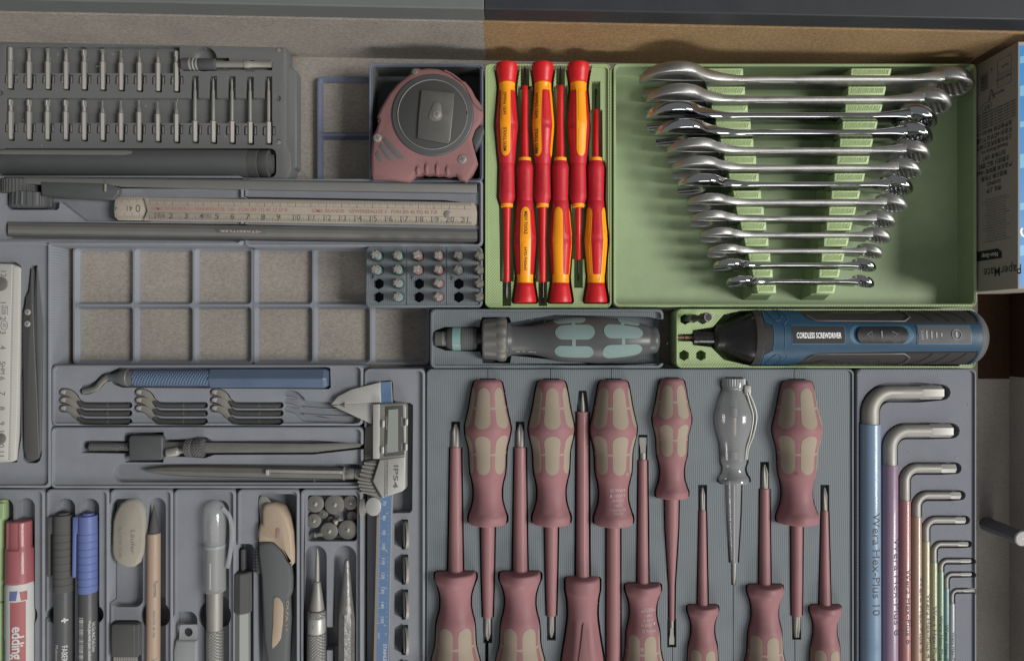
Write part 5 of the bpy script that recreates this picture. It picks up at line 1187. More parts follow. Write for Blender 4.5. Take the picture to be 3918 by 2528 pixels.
# standing post by the drawer wall
c = w(3762, 2003, ZF); 
po = thing('standing_post', 'dark round rod standing upright at the right drawer wall, pale round top', 'rod', c)
m = M(); m.tube([(c.x+2, c.y, ZF), (c.x+2, c.y, 11)], 4.9, n=10); m.build('rod_body', mat('faded_rod', (84, 86, 90), .4, vary=.03), po, sm=20)
m = M(); m.tube([(c.x+2, c.y, 11), (c.x+2, c.y, 12)], [4.9, 4.5], n=40); m.build('pale_end', m_white, po)
m = M(); [m.tube([(c.x+2+r_*math.cos(a_), c.y+r_*math.sin(a_), 12.02) for a_ in [i*math.pi/16 for i in range(34)]], .12, n=4, cap=False) for r_ in (1.2, 2.2, 3.2, 4.2)]; m.build('turned_ring', m_stl, po)
# ================================================================ the bright corner
# ---------------------------------------------------------------- small insulated screwdrivers
HP = [(0, 52), (3, 59), (12, 61), (40, 57), (80, 50), (103, 47), (106, 44), (143, 44), (150, 45), (240, 52), (333, 60), (342, 60), (420, 52), (500, 46), (540, 42), (560, 41), (700, 44), (722, 45), (745, 38), (756, 34)]
small = []
def mini(xc, up, phase, shaft_end, r0, r1, tip_end, rt, label, tipk, mid=None):
    """shaft_end, tip_end: distance from the butt end, in tile C pixels"""
    y = 1412 if up else 122
    d = 'up' if up else 'down'
    z = -2.6
    kk = TC.k(z)*(1.0 if up else .99); y = y if up else 134
    R = Rev(TC, xc, y, z, d, HP, smooth=False, k=kk)
    t = thing('small_screwdriver', label, 'screwdriver', R.pt(350, 180), 'small red and yellow insulated screwdrivers')
    m = M(); R.skin(m, 0, 105, n=48); m.build('butt_cap', m_red, t, sm=50)
    m = M(); R.skin(m, n=48, prof=[(105, 43), (107, 44.5), (115, 44.5), (117, 43.5), (135, 43.5), (150, 45)]); m.build('yellow_collar', m_yel, t, sm=30)
    def sec(q, tt):
        if tt > 345 and tt < 352 or tt > 335 and tt < 341: return 1.0
        return 1.0
    m = M(); R.skin(m, n=48, prof=[(148, 44.8), (240, 52), (333, 60), (337, 58.6), (341, 60), (420, 52), (500, 46), (540, 42.5), (543, 41), (546, 42), (560, 41), (700, 44), (722, 45), (745, 38), (756, 34)]); m.build('handle', m_redd, t, sm=50)
    m = M(); R.skin(m, n=36, prof=[(755, 30), (757, 33.5), (773, 33.5), (776, 30)]); m.build('yellow_ring', m_yel, t)
    for k in range(6):
        q = (phase+60*k+180) % 360-180
        if abs(q) > 105: continue
        yel = k % 2 == 0
        if yel:
            rows = [(108, q-42, q+42), (135, q-38, q+38), (160, q-31, q+31), (333, q-27, q+27)]
            rows = [(t0, q-h, q+h) for t0, h in ((108, 44), (125, 42), (142, 38), (160, 32), (240, 29), (333, 27.5), (337, 27.5), (400, 28), (470, 29))]
            for j in range(1, 8): rows.append((470+36*math.sin(j*math.pi/14), q-29*math.cos(j*math.pi/14.2), q+29*math.cos(j*math.pi/14.2)))
            m = M(); R.patch(m, rows, off=.28, n=10, sink=.2); m.build('yellow_panel', m_yel, t, sm=45)
        mt = m_yel if yel else m_red
        for a, b_ in ((152, 318), (358, 496)):
            m = M(); R.patch(m, R.stad(a, b_, q, 17, 16), off=(.46 if yel else .22), n=8, sink=(-.27 if yel else .1)); m.build('grip_inset', mt, t, sm=40)
    Rs = Rev(TC, xc, y, z, d, k=kk, prof=[(770, r0)]+([(mid[0], mid[1])] if mid else [])+[(shaft_end-2, r1), (shaft_end, r1-2)], smooth=bool(mid)); m = M(); Rs.skin(m, n=28); m.build('insulated_shaft', m_red, t, sm=50)
    m = M(); Rt = Rev(TC, xc, y, z, d, k=kk, prof=[(shaft_end-2, rt), (tip_end, rt)], smooth=False)
    L_ = tip_end-shaft_end
    if tipk == 'cross': Rt.skin(m, n=24, prof=[(shaft_end-2, rt), (shaft_end+L_*.7, rt), (tip_end-6, rt*.4), (tip_end, rt*.15)], sec=lambda q, tt: 1-(.3*max(0, math.cos(math.radians(4*q)))**2 if tt > shaft_end+L_*.5 else 0))
    elif tipk == 'needle': Rt.skin(m, n=20, prof=[(shaft_end-2, rt), (shaft_end+L_*.55, rt*.85), (tip_end-20, rt*.35), (tip_end, rt*.1)])
    else:
        Rt.skin(m, n=20, prof=[(shaft_end-2, rt), (shaft_end+L_*.7, rt)]); p0 = Rt.p+Rt.a*((shaft_end+L_*.68)*Rt.k); p1 = Rt.p+Rt.a*(tip_end*Rt.k); s_ = Rt.s*(rt*Rt.k)
        m.add([p0-s_+Vector((0, 0, .8)), p0+s_+Vector((0, 0, .8)), p1+s_+Vector((0, 0, .25)), p1-s_+Vector((0, 0, .25)), p0-s_-Vector((0, 0, .8)), p0+s_-Vector((0, 0, .8)), p1+s_-Vector((0, 0, .25)), p1-s_-Vector((0, 0, .25))], [(0, 1, 2, 3), (4, 5, 6, 7), (0, 3, 7, 4), (1, 2, 6, 5), (2, 3, 7, 6)])
    m.build('blade', m_tipb, t, sm=30)
    small.append((R, Rs, shaft_end, tip_end)); return t, R
s1, RA = mini(125, False, -8, 1178, 22, 16, 1290, 10, 'small red screwdriver with lettered yellow stripe, butt up, leftmost in the green bin', 'cross', (980, 18))
s2, RB_ = mini(222, True, 2, 1160, 22, 16, 1264, 9, 'small red screwdriver with lettered yellow stripe, pointing up, second from left', 'cross', (950, 19))
s3, RC_ = mini(317, False, -38, 1180, 22, 17, 1294, 10, 'small screwdriver with red centre panel and yellow sides, butt up between two blades', 'flat', (980, 19))
s4, RD_ = mini(412, True, -18, 1162, 22, 17, 1275, 8, 'small screwdriver with plain yellow panel and needle tip, pointing up in the green bin', 'needle', (950, 18))
s5, RE_ = mini(508, False, 14, 1058, 16, 14, 1170, 5.5, 'small screwdriver with plain yellow panel, butt up, short thin blade pointing down', 'flat')
s6, RF_ = mini(602, True, 60, 1034, 15, 13, 1144, 6.5, 'small screwdriver with red centre panel pointing up, rightmost in the green bin', 'flat')
def lett(t, R, items, mt, off=.55):
    m = M()
    for s, tt, la, size, al, bo in items: print_rev(m, R, s, tt, la, size, bo, off=off, along=al)
    m.build('lettering', mt, t, sm=0)
lett(s1, RA, [('547E1 PH0x65', 228, -8, 21, -1, .012), ('MEIYI TOOLS', 421, -8, 21, -1, .025)], m_ink2)
lett(s2, RB_, [('547E2 PH00x65', 231, 1, 19, -1, .012), ('MEIYI TOOLS', 422, 3, 21, -1, .025)], m_ink2)
lett(s3, RC_, [('547D1 0.5x3x65', 237, -32, 21, -1, .012), ('MEIYI TOOLS', 428, -32, 22, -1, .025)], m_ink2)
lett(s1, RA, [('IEC 60900', 650, 8, 26, -1, .0), ('GERMANY', 625, -24, 15, -1, 0), ('23', 572, -4, 20, -1, .0)], m_redink, .08)
lett(s2, RB_, [('IEC 60900', 645, -5, 25, -1, .0), ('Δ 1000V', 640, 18, 20, -1, 0), ('23', 570, 8, 20, -1, 0)], m_redink, .08)
lett(s3, RC_, [('IEC 60900', 640, -8, 25, -1, 0)], m_redink, .08)
lett(s6, RF_, [('R=5013024', 425, 3, 21, -1, 0)], m_redink, .3)
lett(s6, RF_, [('GS', 585, 6, 40, -1, 0), ('VDE', 648, 6, 16, -1, 0)], m_redink, .08)
m = M(); line3(m, [RF_.pt(tt, la, .1) for tt, la in ((636, -28), (636, 38), (672, 5), (636, -28))], .16); m.build('triangle_mark', m_redink, s6)
cuts = []
for R, Rs, a_, b_ in small:
    cuts.append((R.sil(1.5, ext=5), -12)); cuts.append((Rs.sil(2.6, t0=760, t1=a_), -9))
    q0 = Rs.p+Rs.a*((a_-8)*Rs.k); q1 = Rs.p+Rs.a*(min(b_+40, 1320)*Rs.k); h_ = Rs.s*2.9
    cuts.append(([tuple((q0-h_)[:2]), tuple((q0+h_)[:2]), tuple((q1+h_)[:2]), tuple((q1-h_)[:2])], -9))
o = bin_('small_screwdriver_bin', 'light green bin with six red and yellow small screwdrivers laid alternately', 1855, 245, 2340, 1177, m_green, cuts, lip=13, deck=-1.6, bev=.3)
ridge(o, 1855, 245, 2340, 1177, m_green, inset=4, h=.5, z=.1)

# ---------------------------------------------------------------- wrench tray and rails
tr = thing('wrench_tray', 'large light green tray with two toothed rails carrying thirteen wrenches', 'tool tray', NT(3040, 700, -21))
base = M().prism(trr(NT, 2346, 244, 3737, 1174, 3.6), -21, 0, ch=.7, cb=.8)
a_, b_ = NT(2346, 244), NT(3737, 1174); w1 = 1.9
cs = [M().prism(rrect(a_.x+w1, b_.y+w1, b_.x-w1, a_.y-w1, 2.2), -19, 5)]
o = carve(base, cs, 'tray_body', m_greenT, tr, sm=32, bev=.4); ridge(tr, 2346, 244, 3737, 1174, m_green, inset=4, h=.45, z=.12)
TX = [[545, 565, 588, 612, 637, 657, 682, 705, 722, 745, 765, 787, 807, 830], [1337, 1322, 1307, 1292, 1278, 1263, 1248, 1233, 1220, 1207, 1193, 1180, 1167, 1153]]
TX2 = [[762, 772, 787, 803, 817, 832, 846, 858, 873, 886, 898, 908, 920, 938], [1555, 1526, 1507, 1481, 1457, 1438, 1413, 1388, 1366, 1345, 1327, 1303, 1280, 1257]]
TY = [178, 277, 371, 463, 556, 648, 741, 834, 920, 1002, 1087, 1170, 1255, 1338]
WR = [(200, 1980, 215, 0, '19'), (233, 1862, 325, 0, '17'), (230, 1785, 412, 1, '16'), (280, 1762, 502, 1, ''), (345, 1750, 597, 0, '14'), (372, 1705, 690, 0, '13'), (400, 1660, 780, 1, '12'),
      (455, 1630, 876, 0, '11'), (475, 1570, 963, 0, ''), (527, 1545, 1050, 0, '10'), (565, 1503, 1135, 0, ''), (598, 1467, 1210, 1, ''), (668, 1457, 1298, 1, '')]
ZTT = 4.0
for r_ in range(2):
    lo, hi = TX[r_], TX2[r_]
    m = M(); P_ = [TD(lo[0], TY[0]-24, ZTT), TD(hi[0], TY[0]-24, ZTT), TD(hi[-1], TY[-1]+27, ZTT), TD(lo[-1], TY[-1]+27, ZTT)]
    m2 = M(); frustum(m2, [(P_[3].x-1.5, P_[3].y-3.0), (P_[2].x+1.5, P_[2].y-3.0), (P_[1].x+2, P_[1].y+.5), (P_[0].x-2, P_[0].y+.5)], -19, [(P_[3].x, P_[3].y), (P_[2].x, P_[2].y), (P_[1].x, P_[1].y), (P_[0].x, P_[0].y)], -5.2)
    rail = m2.build('rail', m_greenT, tr)
    for i in range(14):
        hh = 22.5 if i else 21
        pts = [(lo[i]+1, TY[i]-hh), (hi[i]-2, TY[i]-hh), (hi[i], TY[i]+hh), (lo[i]+10, TY[i]+hh)]
        if r_: pts = [(lo[i]+3, TY[i]-hh), (hi[i]+2, TY[i]-hh), (hi[i]-8, TY[i]+hh), (lo[i], TY[i]+hh)]
        q = TD.pl(pts, ZTT)
        m = M().prism(q, -6, ZTT, ch=.35); tooth = m.build('rail_tooth', m_rail, rail)
        # extruded infill strands
        m = M(); n_ = int((hi[i]-lo[i])/11)
        for k in range(n_):
            u = lo[i]+18+k*(hi[i]-lo[i]-30)/n_
            m.tube([TD(u, TY[i]+hh-10, ZTT+.02), TD(u+9+random.uniform(-2, 2), TY[i]-hh+9, ZTT+.05)], .36, n=5)
        m.build('top_strand', m_rail, tooth)
def super_loft(m, secs, n=20, p=.55):
    """secs: (x, ycentre, half thickness, zcentre, half height)"""
    vs = []; fs = []
    for x, yc, ty, zc, hz in secs:
        for k in range(n):
            a_ = 2*math.pi*k/n; c, s = math.cos(a_), math.sin(a_)
            vs.append(Vector((x, yc+ty*abs(c)**p*(1 if c > 0 else -1), zc+hz*abs(s)**p*(1 if s > 0 else -1))))
    for i in range(len(secs)-1):
        for k in range(n): fs.append((i*n+k, i*n+(k+1) % n, (i+1)*n+(k+1) % n, (i+1)*n+k))
    fs.append(tuple(range(n))); fs.append(tuple(range((len(secs)-1)*n, len(secs)*n)))
    return m.add(vs, fs)
wl = ['largest satin wrench along the back wall of the green tray', 'second largest satin wrench, just in front of the longest one', 'polished wrench with orange glint on its jaw, third from the back', 'polished wrench directly in front of another polished one, fourth from the back',
      'satin wrench right in front of the two polished long ones, fifth from the back', 'satin wrench sixth from the back, behind a single polished one', 'single polished wrench in the middle of the set between satin ones', 'satin wrench eighth from the back, right in front of the middle polished one',
      'slim satin wrench ninth from the back', 'satin wrench tenth from the back with clear stamped name', 'slim satin wrench just behind the two smallest polished wrenches', 'second smallest wrench, polished, near the front of the tray', 'smallest polished wrench nearest the front wall of the green tray']
ZCW = 2.0
for i, (x0, x1, yl, pol, sz) in enumerate(WR):
    L = (x1-x0)*TD.f*K*.985; h = .066*L if L > 150 else .07*L; tk = .013*L+.8
    ztop = ZCW+h/2; yy = TD(0, yl, ztop).y; xa = TD(x0, yl, ZCW).x; xb = TD(x1, yl, ZCW).x
    L = xb-xa
    org = Vector((xa, yy, ZCW))
    t = thing('wrench', 'combination '+wl[i] if i in (0, 1) else wl[i], 'wrench', org, 'combination wrenches standing on edge in the green tray')
    R_ = (.098*L+1.0) if i < 7 else .098*L; jt = .025*L+1.6; rr = .060*L+.8; rth = .034*L+1.6
    jx = R_*.97; rx = L-rr
    mt = m_chrome if pol else m_satin
    # one continuous outline: jaw, slot, neck, shank (x along the wrench, z upright)
    sw = .40*R_; tilt = math.radians(15); hs = h/2; ts = tk/2
    def rot(x, z): return (jx+x*math.cos(tilt)-z*math.sin(tilt), x*math.sin(tilt)+z*math.cos(tilt))
    def lean(m):
        g = math.radians(10)
        m.v = [(x+org.x, org.y+(y*math.cos(g)+z*math.sin(g)), org.z+(z*math.cos(g)-y*math.sin(g))) for x, y, z in m.v]; return m
    a1 = math.degrees(math.asin(sw/R_)); top = []; bot = []
    for k in range(25):
        q = math.radians(180-a1-6+(-(180-a1-6)+42)*k/24); top.append(rot(R_*math.cos(q-tilt*0), R_*math.sin(q)))
    for k in range(25):
        q = math.radians(180-a1-6+(-(180-a1-6)+62)*k/24); bot.append(rot(R_*math.cos(q), -R_*math.sin(q)))
    def blend(p, x1, z1, n=9):
        out_ = []
        for k in range(1, n+1):
            u = k/n; x = p[0]+(x1-p[0])*u; e = 1-(1-u)**2.4; out_.append((x, p[1]+(z1-p[1])*e))
        return out_
    tops = top+blend(top[-1], jx+R_*1.95, hs); bots = bot+blend(bot[-1], jx+R_*1.95, -hs)
    x2, x3 = rx-rr*2.6, rx-rr*.66
    nk = [(jx+R_*1.95+(x2-jx-R_*1.95)*k/8, 1.0) for k in range(1, 9)]
    for x, f_ in nk: tops.append((x, hs)); bots.append((x, -hs))
    for k in range(1, 9):
        u = k/8; e = u*u*(3-2*u); x = x2+(x3-x2)*u; tops.append((x, hs+(rr*.74-hs)*e)); bots.append((x, -hs-(rr*.74-hs)*e))
    slot_ = [rot(-R_*.90, -sw), rot(-R_*.30, -sw), rot(R_*.02, -sw*.92), rot(R_*.2, -sw*.4), rot(R_*.2, sw*.4), rot(R_*.02, sw*.92), rot(-R_*.30, sw), rot(-R_*.90, sw)]
    P2 = slot_+tops+bots[::-1]
    def halft(x):
        if x < jx+R_*.9: return jt/2*(1-.25*max(0, (jx*.6-x)/(jx*.6)))
        if x < jx+R_*2.2: u = (x-jx-R_*.9)/(R_*1.3); return jt/2+(ts-jt/2)*u*u*(3-2*u)
        if x > x2: u = min(1, (x-x2)/(x3-x2)); return ts+(rth*.43-ts)*u*u
        return ts
    P2 = ccw(P2); cf = min(tk*.30, 1.3); mm = M(); vs = []; fs = []; n = len(P2)
    rings_ = []
    for off_, dy_ in ((cf, 0), (cf*.3, cf*.3), (0, cf), ):
        rings_.append((offset(P2, -off_) if off_ else P2, dy_))
    lay = [(p, lambda x, d=d: -(halft(x)-d)) for p, d in rings_]+[(p, lambda x, d=d: halft(x)-d) for p, d in rings_[::-1]]
    for p, fy in lay:
        for (x, z), (x0_, z0_) in zip(p, P2): vs.append((x, fy(x0_), z))
    for r1 in range(len(lay)-1):
        for k in range(n): fs.append((r1*n+k, r1*n+(k+1) % n, (r1+1)*n+(k+1) % n, (r1+1)*n+k))
    from mathutils.geometry import tessellate_polygon
    tri = tessellate_polygon([[Vector((x, z, 0)) for x, z in lay[0][0]]])
    for t3_ in tri: fs.append(tuple(t3_)); fs.append(tuple(k+(len(lay)-1)*n for k in t3_))
    mm.add(vs, fs); lean(mm).build('body', mt, t, sm=50)
    mm = M(); q_pts = [(jx+R_*.98*math.cos(math.radians(q)), -jt/2-.02, R_*.9*math.sin(math.radians(q))) for q in range(-56, 50, 7)]; mm.tube(q_pts, .28, n=6); lean(mm).build('boss_edge', mt, t)
    # recessed face line
    mm = M(); 
    for sgn in (-1, 1): mm.tube([(jx+R_*1.7, -ts-.02, sgn*hs*.62), (rx-rr*2.2, -ts-.02, sgn*hs*.62)], .14 if L < 150 else .2, n=6)
    lean(mm).build('face_edge', mt, t)
    # ring
    mm = M(); n = 96; g3 = math.radians(15); rings = []
    prof = [(1, -.34), (1.0, .34), (.9, .5), (.72, .5)]
    hole = lambda a_: rr*(.58+.09*abs(math.cos(6*a_))) 
    lv = []
    for k in range(n):
        a_ = 2*math.pi*k/n; ho = hole(a_)
        lv.append([(rr*.84, -rth*.5), (rr*.94, -rth*.40), (rr*1.0, -rth*.15), (rr*1.0, rth*.15), (rr*.94, rth*.40), (rr*.84, rth*.5), (ho+rr*.05, rth*.5), (ho, rth*.42), (ho, -rth*.42), (ho+rr*.05, -rth*.5)])
    vs = []; fs = []
    for k in range(n):
        a_ = 2*math.pi*k/n
        for q, th in lv[k]:
            X = q*math.cos(a_); Z = q*math.sin(a_)
            vs.append((rx+X*math.cos(g3)+th*-math.sin(g3)*-1*-1, -X*math.sin(g3)+th*math.cos(g3)+ts*.4, Z))
    for k in range(n):
        for j in range(10): fs.append((k*10+j, k*10+(j+1) % 10, ((k+1) % n)*10+(j+1) % 10, ((k+1) % n)*10+j))
    mm.add(vs, fs); lean(mm).build('ring_end', mt, t, sm=40)
    mm = M()
    if i in (0, 1, 4, 5, 6, 7, 9, 2):
        px0, px1 = {0: (990, 1245), 1: (950, 1180), 2: (955, 1130), 4: (960, 1160), 5: (960, 1148), 6: (955, 1128), 7: (960, 1150), 9: (970, 1135)}[i]
        c = (TD((px0+px1)/2, yl, ZCW).x-org.x)
        vs, fs = glyphs('LUX-TOOLS', 1.0, .01); wd = max(v[0] for v in vs)-min(v[0] for v in vs); tw_ = (px1-px0)*TD.f*K
        mm.add([(c+x*tw_/wd, -ts-.06, y*h*.62) for x, y in vs], fs)
    elif i in (3, 11):
        vs, fs = glyphs('EXTRA', 1.0, .01, space=1.5); c = TD(1035, yl, ZCW).x-org.x; mm.add([(c+x*h*.7, -ts-.06, y*h*.55) for x, y in vs], fs)
    if sz:
        vs, fs = glyphs(sz, 1.0, .0); c = rx-rr*3.2; mm.add([(c+x*h*.75, -ts-.06, y*h*.7) for x, y in vs], fs)
    if mm.v: lean(mm).build('stamped_lettering', m_stamp, t, sm=0)

# ---------------------------------------------------------------- cordless driver and its bin
cuts = [pit(TK, [(250, 190), (380, 170), (450, 90), (640, 44), (1950, 50), (2060, 140), (2060, 330), (1950, 420), (640, 424), (450, 380), (370, 300), (250, 285)], -15),
        pit(TK, [(146, 214), (260, 214), (260, 262), (146, 262)], -7)]
for x, y in ((198, 352), (307, 352), (205, 120), (318, 118)):
    c = TK(x, y, -1.5); cuts.append((circ((c.x, c.y), 3.7, 6, math.pi/6), -12))
o = bin_('cordless_driver_bin', 'light green bin with hexagonal holes under the blue cordless screwdriver', 2586, 1181, 3734, 1407, m_green, cuts, lip=12, deck=-1.6)
ridge(o, 2586, 1181, 3734, 1407, m_green, inset=4, h=.5, z=.1)
cd = thing('cordless_screwdriver', 'blue cordless screwdriver with black rubber grips and grey rounded end', 'cordless screwdriver', TK(1300, 236, -15))
BP = [(0, 60), (18, 84), (55, 92), (62, 96), (120, 128), (190, 162), (232, 174), (250, 176), (500, 176), (700, 172), (1100, 172), (1300, 177), (1500, 178), (1600, 177), (1635, 175), (1665, 160), (1700, 128), (1718, 88), (1728, 40)]
z = -4.5
R = Rev(TK, 382, 236, z, 'right', BP, smooth=False)
m = M(); R.skin(m, 0, 262, n=8 * 8, sec=lambda q, t: 1-(.04*(.5-.5*math.cos(math.radians(8*q))) if 60 < t < 250 else 0)); m.build('nose_cone', m_gloss, cd, sm=28)
m = M(); R.skin(m, 255, 1615, n=64); m.build('rubber_body', m_rub, cd, sm=50)
RE2 = Rev(TK, 382, 236, z, 'right', [(1625, 178), (1636, 178), (1658, 170), (1684, 150), (1706, 120), (1720, 86), (1728, 48), (1730, 10)]); m = M(); RE2.skin(m, n=56); m.build('end_cap', m_rubg, cd, sm=60)
def qa(lat, t): 
    r = R.r(t); return math.degrees(math.asin(max(-.999, min(.999, lat/r))))
rows = []
for u, la in ((650, 400), (700, 400), (860, 400), (880, 170), (900, 155), (920, 134), (945, 115), (975, 101), (1005, 94), (1500, 86), (1980, 82), (1996, 80), (2006, 78)):
    t_ = u-382; h_ = 98 if la >= 176 else qa(la, t_); rows.append((t_, -h_, h_))
R0 = rows[0]
m = M(); R.patch(m, rows, off=.55, n=40, sink=.2); m.build('blue_housing', m_dblue, cd, sm=40)
m = M(); R.skin(m, n=64, prof=[(1608, 176), (1612, 180.5), (1628, 180.5), (1632, 176)]); m.build('blue_rear_ring', m_dblue, cd)
# black nose overlap with its hexagonal edge
rows = [(226, -98, 98), (262, -98, 98), (284, -98, 98)]
m = M(); rw = []
for u, h_ in ((612, 98), (655, 98), (662, 40), (672, 36), (690, 30), (705, 23), (713, 17)): rw.append((u-382, -h_, h_))
R.patch(m, rw, off=.75, n=30, sink=.1); m.build('nose_collar', m_rub, cd, sm=40)
def groove(pts, mt=m_rubd, r=.3, off=.1, name='groove'):
    m = M(); P_ = []
    for i in range(len(pts)-1):
        for k in range(6):
            u = pts[i][0]+(pts[i+1][0]-pts[i][0])*k/6; v = pts[i][1]+(pts[i+1][1]-pts[i][1])*k/6; P_.append(R.pt(u-382, qa(v-236, u-382), off))
    u, v = pts[-1]; P_.append(R.pt(u-382, qa(v-236, u-382), off)); m.tube(P_, r, n=6); m.build(name, mt, cd)
m_dbd = mat('tool_blue_dark', (14, 52, 76), .5)
for sg in (1, -1):
    f_ = lambda v: 236+(v-236)*sg
    groove([(780, f_(62)), (812, f_(105)), (808, f_(135)), (785, f_(155)), (783, 236)], m_dbluel, .3, .6, 'moulded_line')
    groove([(690, f_(64)), (715, f_(118)), (735, f_(134)), (760, f_(132)), (775, f_(112)), (772, f_(90)), (755, f_(64))], m_dbd, .35, .55, 'moulded_line')
    groove([(676, f_(70)), (668, f_(100)), (668, f_(135)), (712, f_(160)), (716, 236)], m_dbluel, .3, .8, 'moulded_line')
    for u in (1720, 1822, 1928): groove([(u, f_(140)), (u-28, f_(110)), (u-60, f_(84)), (u-110, f_(66))])
    groove([(920, f_(110)), (945, f_(128)), (1000, f_(139)), (1500, f_(141)), (1998, f_(144)), (2000, f_(110)), (1985, f_(70))], m_rubd, .3, .35)
    # thumb hollow edge
    groove([(940, f_(100)), (990, f_(134)), (1540, f_(136)), (1585, f_(110)), (1575, f_(80)), (1550, f_(66))], mat('rubber_edge', (66, 64, 64), .5), .8, .1, 'grip_edge')
for k in range(3):
    groove([(960+k*30, 400-k*2), (1050+k*10, 378+k*8), (1400-k*10, 376+k*9), (1430-k*6, 396), (1440-k*6, 404)], m_rubd, .35, .15)
for k in range(8): groove([(1075+k*40, 402), (1105+k*40, 392)], m_rubd, .3, .15)
groove([(1040, 72), (1090, 80), (1380, 80), (1440, 70)], m_rubd, .35, .12)
def rpatch(u0, u1, v0, v1, off, mt, name, rr=6, parent=None):
    ts = [u0-382, u0+rr*.35-382, u0+rr-382]; m = M()
    rows = [(u0-382, qa(v0+rr-236, u0-382), qa(v1-rr-236, u0-382)), (u0+rr*.3-382, qa(v0+rr*.3-236, 700), qa(v1-rr*.3-236, 700)), (u0+rr-382, qa(v0-236, 700), qa(v1-236, 700)), (u1-rr-382, qa(v0-236, 700), qa(v1-236, 700)), (u1-rr*.3-382, qa(v0+rr*.3-236, 700), qa(v1-rr*.3-236, 700)), (u1-382, qa(v0+rr-236, 700), qa(v1-rr-236, 700))]
    R.patch(m, rows, off=off, n=12, sink=-off+.3); return m.build(name, mt, parent or cd, sm=40)
rpatch(824, 1159, 163, 276, .75, m_dbluel, 'label_border')
lp = rpatch(829, 1154, 168, 271, .95, m_rub, 'label_plate')
m = M(); vs, fs = glyphs('CORDLESS SCREWDRIVER', 1.0, .02); wd = max(v[0] for v in vs)-min(v[0] for v in vs); sc_ = 279/wd
m.add([R.pt(991+x*sc_-382, qa(225-236-y*46, 600), 1.2) for x, y in vs], fs); m.build('lettering', m_wink, lp, sm=0)
# switch
def stadrev(u0, u1, v0, v1, off, mt, name, sink=None):
    m = M(); hw = (v1-v0)/2; vc = (v0+v1)/2; rows = []
    for k in range(9): a_ = math.pi/2*k/8; rows.append((u0+hw*(1-math.cos(a_))-382, qa(vc-236-hw*max(.03, math.sin(a_)), 700), qa(vc-236+hw*max(.03, math.sin(a_)), 700)))
    for k in range(8, -1, -1): a_ = math.pi/2*k/8; rows.append((u1-hw*(1-math.cos(a_))-382, qa(vc-236-hw*max(.03, math.sin(a_)), 700), qa(vc-236+hw*max(.03, math.sin(a_)), 700)))
    R.patch(m, rows, off=off, n=14, sink=(-off+.3 if sink is None else sink)); return m.build(name, mt, cd, sm=40)
stadrev(1182, 1580, 163, 274, .8, m_dbluel, 'switch_surround')
sw_ = stadrev(1212, 1552, 168, 272, 1.0, m_dblue, 'switch_recess')
sw_ = stadrev(1226, 1540, 174, 268, 2.2, m_gloss, 'switch')
m = M()
for pts in ([(1286, 218), (1316, 202), (1316, 234)], [(1444, 202), (1478, 218), (1444, 236)]):
    P_ = [R.pt(u-382, qa(v-236, 700), 2.3) for u, v in pts]; m.tube(P_+P_[:2], .16, n=5)
m.tube([R.pt(1376-382, qa(200-236, 700), 2.3), R.pt(1376-382, qa(236-236, 700), 2.3)], .5, n=6); m.build('switch_marks', m_gink, sw_)
rpatch(1602, 1938, 162, 275, .75, m_dbluel, 'indicator_border')
ip = rpatch(1608, 1932, 167, 270, .95, m_rubg, 'indicator_panel')
m = M(); vs, fs = glyphs('MAX', 26, .0); m.add([R.pt(1630+ -y*-1*-1*-1+0-382, qa(220-236-x, 700), 1.1) for x, y in vs], fs)
for k, (u, a_, b_) in enumerate(((1660, 196, 244), (1690, 200, 240), (1720, 206, 236), (1750, 210, 230))):
    m.add([R.pt(u-4-382, qa(a_-236, 700), 1.12), R.pt(u+4-382, qa(a_-236, 700), 1.12), R.pt(u+4-382, qa(b_-236, 700), 1.12), R.pt(u-4-382, qa(b_-236, 700), 1.12)], [(0, 1, 2, 3)])
P_ = [R.pt(1842+28*math.cos(a_)-382, qa(219-236+28*math.sin(a_), 700), 1.15) for a_ in [i*math.pi/16 for i in range(34)]]; m.tube(P_, .22, n=5)
m.add([R.pt(u-382, qa(v-236, 700), 1.13) for u, v in ((1836, 206), (1848, 200), (1850, 234), (1838, 238))], [(0, 1, 2, 3)])
m.build('indicator_marks', m_gink, ip, sm=0)
RN = Rev(TK, 250, 238, z+.5, 'right', [(0, 40), (5, 47), (30, 47), (34, 44), (160, 46)], smooth=False); m = M(); RN.skin(m, n=36); m.build('chuck', m_gloss, cd, sm=30)
m = M(); m.tube([TK(148, 238, z+.5), TK(152, 238, z+.5), TK(196, 238, z+.5), TK(198, 238, z+.5), TK(202, 238, z+.5), TK(255, 238, z+.5)], [.9, 1.4, 1.4, 1.1, 1.75, 1.75], n=6); m.build('driver_bit', m_bitc, cd, sm=20)
c = TK(200, 120, -10); t = thing('socket_bit', 'shiny bit standing in a hexagonal hole beside the driver nose', 'bit', (c.x, c.y, -10)); c2 = c+Vector((9.5, 1.0, 26))
m = M(); dv = (c2-c)
m.tube([c, c+dv*.45], 2.9, n=6); m.build('shank', m_satin, t, sm=20)
m = M(); m.tube([c+dv*.43, c+dv*.5, c+dv*.72, c+dv*.76, c+dv*.97, c+dv], [3.0, 2.0, 2.0, 2.9, 3.2, 3.0], n=24, cap=True); m.build('socket', mat('dull_steel', (72, 70, 66), .45, metal=.6, vary=.1), t)
m = M(); m.tube([c+dv*1.0, c+dv*1.004], [2.7, 2.7], n=6); m.build('hex_bore', m_rubd, t, sm=0)

